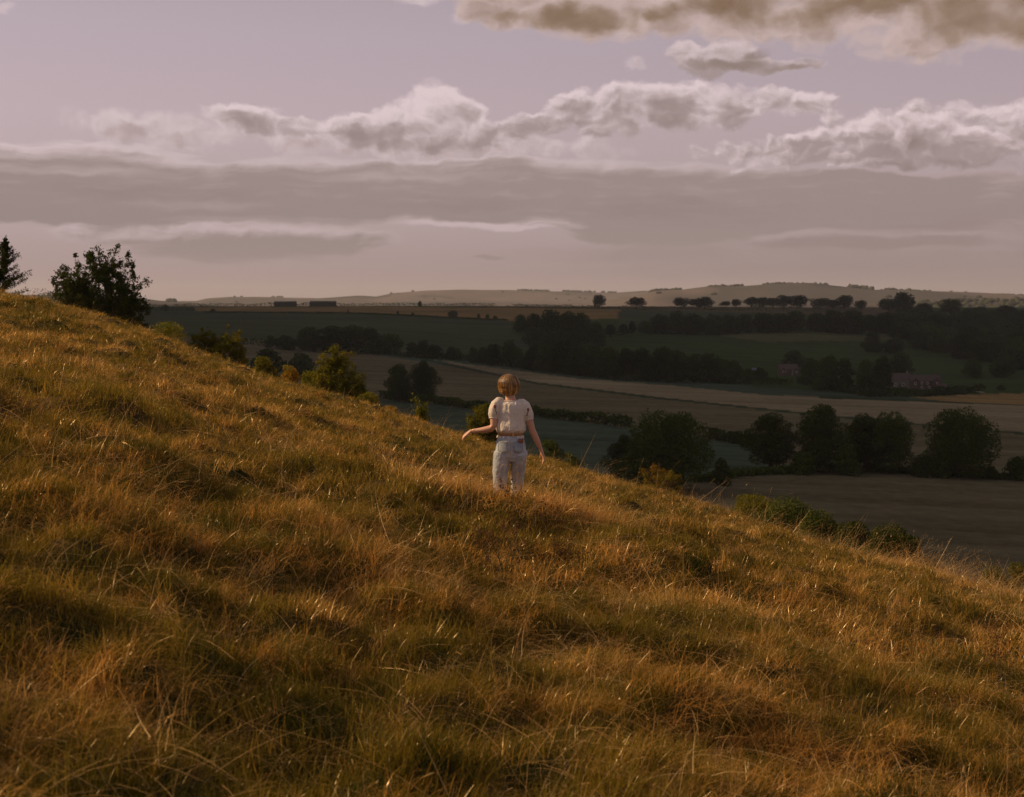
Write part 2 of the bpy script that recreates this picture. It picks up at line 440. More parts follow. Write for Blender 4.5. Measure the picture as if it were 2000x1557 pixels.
def hazed_far_color(x, y, z):
    c = np.zeros((len(x), 3))
    a = fbm(x / 420., y / 900., 2, 21); b = fbm(x / 300., y / 500., 4, 22)
    pale = np.array((.130, .104, .084)); green = np.array((.078, .070, .056)); wood = np.array((.055, .052, .04))  # distance haze painted in: greyish, low-contrast tones for grassland and woods
    t = sstep(a, -.06, .10)[:, None]
    c = pale * t + green * (1 - t)
    m = sstep(b, .13, .18)[:, None]
    return c * (1 - m) + wood * m

def ground_material(kind):
    m, g = material(kind)
    P = wpos(g)
    at_ = g.n('ShaderNodeAttribute', attribute_name='Col')
    col = E(g, at_.outputs['Color'])
    if kind == 'hillside_soil':
        n = g.noise(P, 1.6, 5, .6); n2 = g.noise(P, 9.0, 4, .7)
        c = g.mix(g.step(n, .38, .62), (.030, .036, .008), (.105, .060, .018))
        c = g.mix(g.step(n2, .4, .7) * .6, c, (.02, .018, .006))
        return finish(m, g, pbsdf(g, c, .95, .05, bump(g, n2, .04)))
    # drill rows and tramlines, soft patchiness of crops
    rot = g.n('ShaderNodeMapping'); g.put(rot.inputs[0], P)
    rot.inputs['Rotation'].default_value = (0, 0, math.radians(7))
    r = E(g, rot.outputs[0])
    if kind == 'field_crops':
        rows = g.noise(g.v('MULTIPLY', r, (.0016, .055, 0)), 1, 4, .65)
        rows2 = g.noise(g.v('MULTIPLY', r, (.004, .16, 0)), 1, 3, .6)
        blot = g.noise(g.v('MULTIPLY', P, (.010, .010, 0)), 1, 5, .6)
        fine = g.noise(g.v('MULTIPLY', P, (.25, .25, .25)), 1, 4, .7)
        k = .58 + g.step(rows, .3, .7) * .24 + (blot - .5) * .7 + (rows2 - .5) * .55 + (fine - .5) * .8
        c = g.v('SCALE', col, k * 1.05)
    else:
        blot = g.noise(g.v('MULTIPLY', P, (.004, .002, .01)), 1, 5, .65)
        c = g.v('SCALE', col, .55 + blot * .9)
    return finish(m, g, pbsdf(g, c, .95, .0))

def build_ground():
    front = np.radians(np.linspace(-26, 26, 460))
    back = np.radians(np.linspace(26, 334, 90)[1:-1])
    ang = np.concatenate([front, back])
    rad = np.concatenate([[.25, .5, .75], np.exp(np.linspace(math.log(1.0), math.log(16000), 780))])
    A, R = np.meshgrid(ang, rad)
    X, Y = (np.sin(A) * R), (np.cos(A) * R)
    Z = ground(X, Y)
    na = len(ang)
    splits = [(0, np.searchsorted(rad, 190), 'hillside', 'hillside_soil'),
              (np.searchsorted(rad, 190), np.searchsorted(rad, 3700), 'valley_fields', 'field_crops'),
              (np.searchsorted(rad, 3700), len(rad) - 1, 'far_hills', 'far_downs')]
    for a, b, name, kind in splits:
        x, y, z = (q[a:b + 1].ravel() for q in (X, Y, Z))
        i, j = np.meshgrid(np.arange(b - a), np.arange(na), indexing='ij')
        j2 = (j + 1) % na
        F4 = np.stack([i * na + j, (i + 1) * na + j, (i + 1) * na + j2, i * na + j2], -1).reshape(-1, 4)[:, ::-1]
        me = mesh_from(name, np.stack([x, y, z], 1), F4, ground_material(kind))
        if name != 'hillside':
            c = field_color(x, y, z) if name == 'valley_fields' else hazed_far_color(x, y, z)
            ca = me.color_attributes.new('Col', 'FLOAT_COLOR', 'POINT')
            ca.data.foreach_set('color', np.concatenate([c, np.ones((len(c), 1))], 1).astype(np.float32).ravel())
        o = obj(name, me)
        tag(o, kind='structure')
        if a == 0:   # close the fan at the camera's feet
            pass
build_ground()

# ------------------------------------------------------------------ unseen cloud, placed and shaped to shade the valley
def shade_cloud():
    # outline of its shadow on the valley, carried up the sun's direction to the height of the cloud base
    H = 1500.0
    k = (H + 40) / SUN_DIR.z
    off = SUN_DIR * k
    # shadow polygon (metres on the valley floor)
    poly = [(-900, 128), (-300, 132), (0, 126), (300, 130), (800, 140), (1500, 500), (2000, 1500), (2100, 2600), (1400, 3000), (200, 3100), (-900, 3050), (-1700, 2400), (-1800, 900)]
    cx = sum(p[0] for p in poly) / len(poly); cy_ = sum(p[1] for p in poly) / len(poly)
    n = 220; m_ = 14
    P = np.array(poly + [poly[0]], float)
    seg = np.hypot(*np.diff(P, axis=0).T); s = np.concatenate([[0], np.cumsum(seg)])
    t = np.linspace(0, s[-1], n, endpoint=False)
    ox, oy = np.interp(t, s, P[:, 0]), np.interp(t, s, P[:, 1])
    verts = []; faces = []
    for side in (0, 1):
        for r in range(m_ + 1):
            q = (r / m_) ** .6
            x = cx + (ox - cx) * q; y = cy_ + (oy - cy_) * q
            edge = math.sqrt(max(0, 1 - q * q))
            if side == 0: z = -edge * 40 + fbm(x / 300, y / 300, 3, 40) * 60 * edge
            else: z = edge * 260 + fbm(x / 350, y / 350, 4, 41) * 420 * edge
            for a, b, c in zip(x, y, z): verts.append((a + off.x, b + off.y, H + c))
    per = (m_ + 1) * n
    for side in (0, 1):
        for r in range(m_):
            for i in range(n):
                a = side * per + r * n + i; b = side * per + r * n + (i + 1) % n
                q = (a, b, b + n, a + n)
                faces.append(q if side else q[::-1])
    m, g = material('cloud_vapour')
    nn = g.noise(wpos(g), .01, 5, .6)
    finish(m, g, pbsdf(g, g.mix(nn, (.6, .6, .6), (.85, .83, .82)), 1.0, 0))
    o = obj('cloud', mesh_from('cloud', verts, faces, m))
    tag(o, kind='structure')
shade_cloud()

# ------------------------------------------------------------------ the air
def build_haze():
    m, g = material('haze_air')
    v = g.n('ShaderNodeVolumePrincipled')
    v.inputs['Color'].default_value = (.86, .84, .82, 1)
    v.inputs['Density'].default_value = 0.000048
    v.inputs['Anisotropy'].default_value = 0.2
    o_ = g.n('ShaderNodeOutputMaterial'); m.node_tree.links.new(v.outputs[0], o_.inputs['Volume'])
    L = 17000
    x0, x1, y0, y1, z0, z1 = -L, L, -L, L, -75, 190
    vs = [(x, y, z) for z in (z0, z1) for y in (y0, y1) for x in (x0, x1)]
    fs = [(0, 2, 3, 1), (4, 5, 7, 6), (0, 1, 5, 4), (2, 6, 7, 3), (0, 4, 6, 2), (1, 3, 7, 5)]
    o = obj('haze', mesh_from('haze', vs, fs, m, smooth=False))
    tag(o, kind='stuff')
build_haze()
# ------------------------------------------------------------------ grass on the down
def blades(rg, n, spread, h, w, lean, arch, seg, jit=.6, flop=0.0):
    """n tapered blades rooted in a disc; they lean with the wind (towards +x)"""
    r = spread * np.sqrt(rg.random(n)); a = rg.random(n) * 2 * math.pi
    bx, by = r * np.cos(a), r * np.sin(a)
    H = rg.uniform(h[0], h[1], n); W = rg.uniform(w[0], w[1], n)
    wa = rg.normal(0.12, jit, n)                       # wind azimuth
    ln = np.clip(rg.normal(lean, .28, n), -.2, 2.0)
    dx, dy = np.cos(wa), np.sin(wa)
    t = np.linspace(0, 1, seg + 1)[None, :]
    ar = np.clip(rg.normal(arch, arch * .5 + .05, n), 0, 1.4)[:, None]
    out = H[:, None] * (ln[:, None] * .55 * t + ar * t ** 2.2 * .75)
    up = H[:, None] * (t * (1.0 - flop) - ar * .62 * t ** 2.6)
    x = bx[:, None] + dx[:, None] * out; y = by[:, None] + dy[:, None] * out
    z = up - .02
    fa = rg.random(n) * math.pi
    wx, wy = np.cos(fa)[:, None], np.sin(fa)[:, None]
    ww = W[:, None] * .5 * np.array([1.0 - .86 * (k / seg) ** 1.4 for k in range(seg + 1)])[None, :]
    L = np.stack([x - wx * ww, y - wy * ww, z], -1); R = np.stack([x + wx * ww, y + wy * ww, z], -1)
    V = np.stack([L, R], 2).reshape(-1, 3)
    k = np.arange(n)[:, None] * (seg + 1) * 2 + np.arange(seg)[None, :] * 2
    Fc = np.stack([k, k + 1, k + 3, k + 2], -1).reshape(-1, 4)
    return V, Fc
def heads(rg, n, spread, h, w, lean, arch, seg):
    """long flowering stalks ending in a loose narrow head"""
    V, Fc = blades(rg, n, spread, h, w, lean, arch, seg, jit=.45)
    P = V.reshape(n, seg + 1, 2, 3).mean(2)
    vs, fs = [V], [Fc]; off = len(V)
    for i in range(n):
        a, b = P[i, -2], P[i, -1]
        d = (b - a) / (np.linalg.norm(b - a) + 1e-6)
        for k in range(7):
            c = b - d * (.012 * k) ; s = .007 * (1 - k / 11)
            q = rg.normal(0, 1, 3); q /= np.linalg.norm(q)
            q2 = d * 1.6 + rg.normal(0, .4, 3)
            vs.append(np.array([c - q * s * .35, c + q * s * .35, c + q2 * s * 1.3]))
            fs.append(np.array([[off, off + 1, off + 2, off + 2]])); off += 3
    return vs, fs
def grass_material(name, c1, c2, c3, trans=.45, gloss=.05):
    m, g = material(name)
    P = wpos(g)
    oi = g.n('ShaderNodeObjectInfo')
    n = g.noise(P, .55, 4, .6); n2 = g.noise(P, 4.5, 3, .6); n3 = g.noise(P, 60.0, 1, .5)
    c = g.mix(g.step(n + (n2 - .5) * .8, .38, .62), c1, c2)
    c = g.mix(g.step(E(g, oi.outputs['Random']), .70, 1.0), c, c3)
    c = g.v('SCALE', c, .55 + n3 * .9)
    d = g.n('ShaderNodeBsdfDiffuse'); g.put(d.inputs[0], c)
    tr = g.n('ShaderNodeBsdfTranslucent'); g.put(tr.inputs[0], c)
    ms = g.n('ShaderNodeMixShader'); ms.inputs[0].default_value = trans
    g.t.links.new(d.outputs[0], ms.inputs[1]); g.t.links.new(tr.outputs[0], ms.inputs[2])
    gl = g.n('ShaderNodeBsdfGlossy'); gl.inputs['Roughness'].default_value = .28
    gl.inputs[0].default_value = (1, .78, .5, 1)
    m2 = g.n('ShaderNodeMixShader'); m2.inputs[0].default_value = gloss
    g.t.links.new(ms.outputs[0], m2.inputs[1]); g.t.links.new(gl.outputs[0], m2.inputs[2])
    return finish(m, g, m2.outputs[0])

def scatter(name, protos, pts, rot, scl, idx, mat):
    """points carrying one grass tuft each"""
    pc = bpy.data.collections.new(name + '_tufts')
    for k, (V, Fc) in enumerate(protos):
        me = mesh_from('%s_tuft_%02d' % (name, k), V, Fc, mat, smooth=False)
        o = bpy.data.objects.new('%s_tuft_%02d' % (name, k), me); pc.objects.link(o)
    me = bpy.data.meshes.new(name)
    me.vertices.add(len(pts)); me.vertices.foreach_set('co', pts.astype(np.float32).ravel())
    for nm, ty, data, key in (('rot', 'FLOAT_VECTOR', rot, 'vector'), ('scl', 'FLOAT_VECTOR', scl, 'vector'), ('idx', 'INT', idx, 'value')):
        at_ = me.attributes.new(nm, ty, 'POINT')
        at_.data.foreach_set(key, np.ascontiguousarray(data).astype(np.int32 if ty == 'INT' else np.float32).ravel())
    o = obj(name, me)
    ng = bpy.data.node_groups.new(name, 'GeometryNodeTree')
    ng.interface.new_socket('Geometry', in_out='INPUT', socket_type='NodeSocketGeometry')
    ng.interface.new_socket('Geometry', in_out='OUTPUT', socket_type='NodeSocketGeometry')
    N = ng.nodes; L = ng.links
    gi, go = N.new('NodeGroupInput'), N.new('NodeGroupOutput')
    ci = N.new('GeometryNodeCollectionInfo'); ci.inputs[0].default_value = pc
    ci.inputs['Separate Children'].default_value = True; ci.inputs['Reset Children'].default_value = True
    iop = N.new('GeometryNodeInstanceOnPoints'); iop.inputs['Pick Instance'].default_value = True
    def na(nm, ty):
        q = N.new('GeometryNodeInputNamedAttribute'); q.data_type = ty; q.inputs['Name'].default_value = nm
        return q.outputs['Attribute']
    L.new(gi.outputs[0], iop.inputs['Points']); L.new(ci.outputs[0], iop.inputs['Instance'])
    L.new(na('idx', 'INT'), iop.inputs['Instance Index'])
    L.new(na('rot', 'FLOAT_VECTOR'), iop.inputs['Rotation'])
    L.new(na('scl', 'FLOAT_VECTOR'), iop.inputs['Scale'])
    L.new(iop.outputs[0], go.inputs[0])
    mo = o.modifiers.new('scatter', 'NODES'); mo.node_group = ng
    tag(o, kind='stuff')
    return o

def wedge_points(rg, y0, y1, dens, pad=.07):
    """random points in the part of the slope the camera (and a step aside) can see"""
    half = lambda y: (.364 + pad) * y + 1.2
    A = (half(y0) + half(y1)) * (y1 - y0)
    n = int(A * dens * 1.25)
    y = rg.uniform(y0, y1, n); x = rg.uniform(-1, 1, n) * half(y1)
    k = np.abs(x) < half(y)
    return x[k], y[k]
def patch(x, y):   # + dry, - green
    return fbm(x / 1.5, y / 1.0, 3, 31) * 1.0 + fbm(x / .6, y / .42, 2, 32) * 1.1 + fbm(x / 9, y / 7, 2, 33) * .35 - .26 * np.exp(-((x + 1.9) / 1.8) ** 2 - ((y - 5.0) / 2.2) ** 2)

def build_grass():
    rg = np.random.default_rng(11)
    M_green = grass_material('green_grass', (.072, .064, .006), (.185, .130, .014), (.32, .19, .025), .45, .02)
    M_dry = grass_material('dry_grass', (.62, .295, .050), (.70, .390, .095), (.42, .21, .033), .5, .05)
    M_stalk = grass_material('pale_stalks', (.54, .33, .12), (.44, .25, .08), (.60, .40, .18), .35, .035)
    bands = [(2.6, 9.5, 1.0, 1.25), (9.5, 19.0, 1.5, .62), (19.0, 38.0, 2.4, .30), (38.0, 95.0, 4.2, .105)]
    G, Dd, S = [], [], []
    gp = ([], [], [], []); dp = ([], [], [], []); sp = ([], [], [], [])
    def add(store, k0, nk, x, y, scale, tilt=.12, zoff=0.0):
        z = ground(x, y) + zoff
        n = len(x)
        store[0].append(np.stack([x, y, z], 1))
        store[1].append(np.stack([rg.normal(0, tilt, n), rg.normal(0, tilt, n), rg.normal(0, .45, n)], 1))
        store[2].append(scale[:, None] * np.stack([np.ones(n), np.ones(n), rg.uniform(.8, 1.2, n)], 1))
        store[3].append(k0 + rg.integers(0, nk, n))
    for bi, (y0, y1, wk, dk) in enumerate(bands):
        nb = [46, 34, 24, 16][bi]; seg = [4, 3, 3, 2][bi]
        k0 = len(G)
        for i in range(4): G.append(blades(rg, int(nb * 1.1), .10 + .03 * bi, (.05, .14), (.003 * wk, .005 * wk), .35, .25, seg, jit=1.6))
        x, y = wedge_points(rg, y0, y1, 150 * dk)
        add(gp, k0, 4, x, y, .75 + rg.random(len(x)) * .55 - .3 * np.clip(patch(x, y), 0, .6), .2)
        k0 = len(Dd)
        for i in range(3): Dd.append(blades(rg, nb, .12 + .03 * bi, (.08, .17), (.0018 * wk, .0034 * wk), .75, .6, seg, jit=1.25))
        for i in range(2): Dd.append(blades(rg, nb, .16 + .03 * bi, (.10, .22), (.0018 * wk, .0034 * wk), 1.4, .8, seg, jit=1.5, flop=.55))
        x, y = wedge_points(rg, y0, y1, 125 * dk)
        p = patch(x, y); keep = rg.random(len(x)) < np.clip(.72 + p * 1.9, .10, .98)
        x, y, p = x[keep], y[keep], p[keep]
        add(dp, k0, 5, x, y, .62 + rg.random(len(x)) * .45 + .45 * np.clip(p, -.3, .5), .15)
        k0 = len(S)
        for i in range(5):
            V, Fc = blades(rg, [7, 6, 5, 4][bi], .22, (.22, .50), (.0016 * wk ** .5, .0028 * wk ** .5), 1.2, .9, 6, jit=1.0)
            S.append((V, Fc))
        for i in range(3):
            vs, fs = heads(rg, 3, .2, (.30, .52), (.0014 * wk ** .5, .0020 * wk ** .5), .55, .40, 6)
            S.append((np.concatenate(vs), np.concatenate(fs)))
        x, y = wedge_points(rg, y0, y1, 9 * dk ** .8)
        p = patch(x, y); keep = rg.random(len(x)) < np.clip(.45 + p * 1.2, .12, 1)
        x, y = x[keep], y[keep]
        add(sp, k0, 8, x, y, .7 + rg.random(len(x)) * .45, .22)
        # fallen straw lying every way over the tufts
        k0 = len(S)
        for i in range(4):
            S.append(blades(rg, [12, 10, 8, 6][bi], .20, (.20, .46), (.0018 * wk ** .6, .0032 * wk ** .6), 1.7, .7, 5, jit=2.2, flop=.72))
        x, y = wedge_points(rg, y0, y1, 26 * dk)
        add(sp, k0, 4, x, y, .6 + rg.random(len(x)) * .55, .28, .055)
    # taller stands where the down breaks to the right, and in front of the woman's legs
    for (cx, cy_, sx, sy, n) in ((11.5, 31, 3.2, 2.6, 200), (14.5, 42, 4, 4, 160), (-.1, 12.98, .7, .14, 150), (.5, 13.02, .6, .16, 70), (6.9, 25, .8, .8, 90), (7.7, 24.5, .8, .8, 150), (8.9, 24, .7, .8, 90), (5.2, 26, 1.0, .8, 30), (4.0, 26, 3, 3, 90)):
        x = rg.normal(cx, sx, n); y = rg.normal(cy_, sy, n)
        k = (np.abs(x) < .46 * y + 1)
        x, y = x[k], y[k]
        b = 0 if cy_ < 9 else (1 if cy_ < 19 else 2)
        add(sp, b * 12, 8, x, y, (.9 + rg.random(len(x)) * .55) * (1.25 if cy_ > 20 else .8), .2)
        add(dp, b * 5, 5, x, y, (.8 + rg.random(len(x)) * .5) * (1.0 if cy_ > 20 else 1.3), .2)
    for name, pro, st, mt in (('green_grass', G, gp, M_green), ('dry_grass', Dd, dp, M_dry), ('grass_stalks', S, sp, M_stalk)):
        P, R_, Sc, I = (np.concatenate(q) for q in st)
        # leave room for the woman's body
        k = np.hypot(P[:, 0] - PX, (P[:, 1] - PY)) > .20
        scatter(name, pro, P[k], R_[k], Sc[k], I[k], mt)
        print(name, k.sum())
build_grass()
# ------------------------------------------------------------------ trees, bushes and hedges
def leaf_material(name, c1, c2, trans=.3):
    m, g = material(name)
    P = wpos(g); oi = g.n('ShaderNodeObjectInfo')
    n = g.noise(P, 1.1, 3, .6); n2 = g.noise(P, 7.0, 1, .5)
    c = g.mix(g.step(n + (n2 - .5) * .5, .35, .65), c1, c2)
    c = g.v('SCALE', c, .7 + E(g, oi.outputs['Random']) * .6)
    d = g.n('ShaderNodeBsdfDiffuse'); g.put(d.inputs[0], c)
    tr = g.n('ShaderNodeBsdfTranslucent'); g.put(tr.inputs[0], c)
    ms = g.n('ShaderNodeMixShader'); ms.inputs[0].default_value = trans
    g.t.links.new(d.outputs[0], ms.inputs[1]); g.t.links.new(tr.outputs[0], ms.inputs[2])
    return finish(m, g, ms.outputs[0])
def bark_material():
    m, g = material('bark')
    n = g.noise(g.v('MULTIPLY', wpos(g), (6, 6, 1.2)), 1, 4, .6)
    return finish(m, g, pbsdf(g, g.mix(n, (.03, .024, .016), (.09, .07, .05)), .95, .1, bump(g, n, .03)))
M_BARK = bark_material()
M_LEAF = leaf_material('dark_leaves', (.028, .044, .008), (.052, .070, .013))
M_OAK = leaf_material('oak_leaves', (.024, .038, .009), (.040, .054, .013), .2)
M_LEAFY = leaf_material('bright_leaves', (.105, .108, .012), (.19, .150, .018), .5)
M_AUTUMN = leaf_material('autumn_leaves', (.32, .165, .018), (.20, .16, .02), .5)
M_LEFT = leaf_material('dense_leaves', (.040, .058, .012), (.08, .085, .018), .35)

def tubes(segs, sides=6):
    """segs: list of (p0, p1, r0, r1); one mesh of tapered tubes"""
    V = []; Fc = []
    for p0, p1, r0, r1 in segs:
        p0, p1 = np.asarray(p0, float), np.asarray(p1, float)
        d = p1 - p0; L = np.linalg.norm(d)
        if L < 1e-6: continue
        d /= L; a = np.cross(d, (0, 0, 1.0) if abs(d[2]) < .9 else (1.0, 0, 0)); a /= np.linalg.norm(a); b = np.cross(d, a)
        o = len(V)
        for p, r in ((p0, r0), (p1, r1)):
            for k in range(sides):
                t = 2 * math.pi * k / sides
                V.append(p + (a * math.cos(t) + b * math.sin(t)) * r)
        for k in range(sides):
            k2 = (k + 1) % sides
            Fc.append((o + k, o + k2, o + sides + k2, o + sides + k))
    return np.array(V), np.array(Fc)
def leaf_quads(rg, C, size, nrm=None, keen=.5, asp=.75):
    n = len(C)
    q = rg.normal(0, 1, (n, 3))
    if nrm is not None: q = q * (1 - keen) + nrm * keen * 1.6
    q /= np.linalg.norm(q, axis=1)[:, None] + 1e-9
    a = np.cross(q, rg.normal(0, 1, (n, 3))); a /= np.linalg.norm(a, axis=1)[:, None] + 1e-9
    b = np.cross(q, a)
    s = (size * rg.uniform(.6, 1.3, n))[:, None]
    V = np.stack([C - a * s, C - b * s * asp, C + a * s, C + b * s * asp], 1).reshape(-1, 3)
    Fc = np.arange(n * 4).reshape(n, 4)
    return V, Fc
def crown_points(rg, lobes, n, shell=.34, ragged=.34):
    """leaf positions in the outer shell of a set of lobes, with gaps"""
    w = np.array([l[3] * l[4] * l[5] for l in lobes]) ** .67
    pick = rg.choice(len(lobes), n, p=w / w.sum())
    L = np.array(lobes)[pick]
    d = rg.normal(0, 1, (n, 3)); d /= np.linalg.norm(d, axis=1)[:, None]
    lump = fbm(d[:, 0] * 2.3 + pick * 3.7, d[:, 2] * 2.3 + d[:, 1] * 1.9 + pick, 3, 2)
    r = (1 - shell * rg.random(n) ** 1.6) * (1 + ragged * 2 * lump)
    P = L[:, :3] + d * L[:, 3:6] * r[:, None]
    keep = (lump > -.20) | (rg.random(n) < .35)
    return P[keep], d[keep]
def make_lobes(rg, w, h, z0, n, shape):
    """lobes filling a crown of width w between z0 and h"""
    out = []
    ch = h - z0
    for i in range(n):
        t = (i + .5) / n
        if shape == 'round': prof = math.sin(math.pi * (.30 + .62 * t)) ** .7
        elif shape == 'oak': prof = math.sin(math.pi * (.22 + .70 * t)) ** .5
        elif shape == 'tall': prof = math.sin(math.pi * (.26 + .66 * t)) ** .8 * (.85 + .15 * rg.random())
        elif shape == 'cone': prof = 1.02 - .92 * t
        elif shape == 'mound': prof = (1 - .45 * t)
        else: prof = (1 - t * .75) ** .6
        a = i * 2.4 + rg.random() * .9
        lr = w * .5 * rg.uniform(.26, .56) * (.55 + .45 * prof)
        rr = max(0, w * .5 * prof - lr * .85) * rg.uniform(.6, 1.2)
        z = z0 + ch * (.10 + .80 * t) + rg.normal(0, .03) * ch
        lz = min(lr * rg.uniform(.6, .9), ch * .28)
        out.append((rr * math.cos(a), rr * math.sin(a), min(z, h - lz), lr, lr, lz))
    out.append((0, 0, z0 + ch * .5, w * .26, w * .26, ch * .38))
    return out
def tree_proto(seed, w, h, trunk, shape, n_leaf, leaf, lobes=14, mat=None, limbs=True, tw=.035):
    rg = np.random.default_rng(seed)
    lb = make_lobes(rg, w, h, trunk, lobes, shape)
    P, d = crown_points(rg, lb, n_leaf)
    P[:, 2] = np.maximum(P[:, 2], .05)
    V, Fc = leaf_quads(rg, P, leaf, d, .45)
    crown = mesh_from('crown', V, Fc, mat or M_LEAF, smooth=False)
    segs = []; r0 = h * tw; top = trunk + (h - trunk) * .45
    pts = [(0, 0, -.6), (rg.normal(0, .1), rg.normal(0, .1), trunk * .5), (rg.normal(0, .2), rg.normal(0, .2), trunk + .05 * h), (0, 0, top)]
    for a, b, ra, rb in zip(pts, pts[1:], (r0 * 1.25, r0, r0 * .8), (r0, r0 * .8, r0 * .35)): segs.append((a, b, ra, rb))
    if limbs:
        for l in lb[:-1]:
            s = np.array(pts[2]) + (np.array(pts[3]) - np.array(pts[2])) * rg.random() * .7
            e = np.array(l[:3]); mid = (s + e) / 2 + np.array([0, 0, -.04 * h])
            segs += [(s, mid, r0 * .34, r0 * .22), (mid, e, r0 * .22, r0 * .06)]
    tv, tf = tubes(segs)
    return crown, mesh_from('trunk', tv, tf, M_BARK)
def place_tree(name, proto, loc, scale, rotz, label, cat='tree', group=None, parts=('crown', 'trunk')):
    e = bpy.data.objects.new(name, None); COL.objects.link(e)
    e.location = loc; e.scale = scale; e.rotation_euler = (0, 0, rotz); e.empty_display_size = .5
    for me, pn in zip(proto, parts):
        o = bpy.data.objects.new(pn, me); COL.objects.link(o); o.parent = e
    tag(e, label, cat, group)
    return e
def near_ground(px, D, dz=0.0):
    x = (px - 1000) / F * D * 1.0
    return Vector((x, D, gz(x, D) + dz))
_DS = np.exp(np.linspace(math.log(150), math.log(3200), 500))
def hit(px, py):
    """where the line of sight through a photo point meets the valley"""
    xc, yc, zc = ray(px, py)
    g_ = ground(xc / yc * _DS, _DS)
    r = EYE + zc / yc * _DS
    k = np.where(r <= g_)[0]
    D = _DS[k[0]] if len(k) else 2000.0
    return Vector((xc / yc * D, D, gz(xc / yc * D, D)))

# prototypes: unit size is metres for a tree of the stated height
PROTO = {
 'oak':   [tree_proto(s, 15, 12, 2.4, 'oak', 3000, .42, 15, M_OAK) for s in (1, 2, 3)],
 'round': [tree_proto(s, 14, 12, .2, 'round', 4200, .40, 16, M_LEAF) for s in (4, 5, 6, 7)],
 'tall':  [tree_proto(s, 10, 15, .4, 'tall', 3400, .38, 14, M_LEAF) for s in (8, 9)],
 'cone':  [tree_proto(s, 7, 15, .8, 'cone', 2600, .36, 14, M_OAK) for s in (10,)],
 'bush':  [tree_proto(s, 7, 5, .1, 'bush', 1800, .26, 12, M_LEAF, tw=.02) for s in (12, 13)],
}
PSIZE = {'oak': (15, 12), 'round': (14, 12), 'tall': (10, 15), 'cone': (7, 15), 'bush': (7, 5)}
BIG = {
 'round': [tree_proto(s, 14, 14, .4, 'round', 17000, .20, 20, M_LEAF) for s in (21, 22)],
 'tall':  [tree_proto(s, 12, 15, .4, 'tall', 15000, .20, 20, M_LEAF) for s in (23, 24)],
 'broad': [tree_proto(s, 16, 12.5, .4, 'oak', 18000, .20, 22, M_LEAF) for s in (25,)],
}
BSIZE = {'round': (14, 14), 'tall': (12, 15), 'broad': (16, 12.5)}
_rt = random.Random(5)
def tree_at(kind, px, top, base, wpx, D=None, label='', group=None, name='tree', big=False, i=None, sink=0.0, cat='tree', wk=1.06):
    src, siz = (BIG, BSIZE) if big else (PROTO, PSIZE)
    P = near_ground(px, D) if D else hit(px, base)
    hh = (base - top) / F * P.y if not D else (HORIZON - top) / F * P.y + EYE - P.z
    ww = wpx / F * P.y
    pr = src[kind]; p = pr[(i if i is not None else _rt.randrange(100)) % len(pr)]
    w0, h0 = siz[kind]
    P.z -= sink
    return place_tree(name, p, P, (ww / w0 * wk, ww / w0 * wk, hh / h0 * 1.02), _rt.random() * 6.28, label, cat, group)

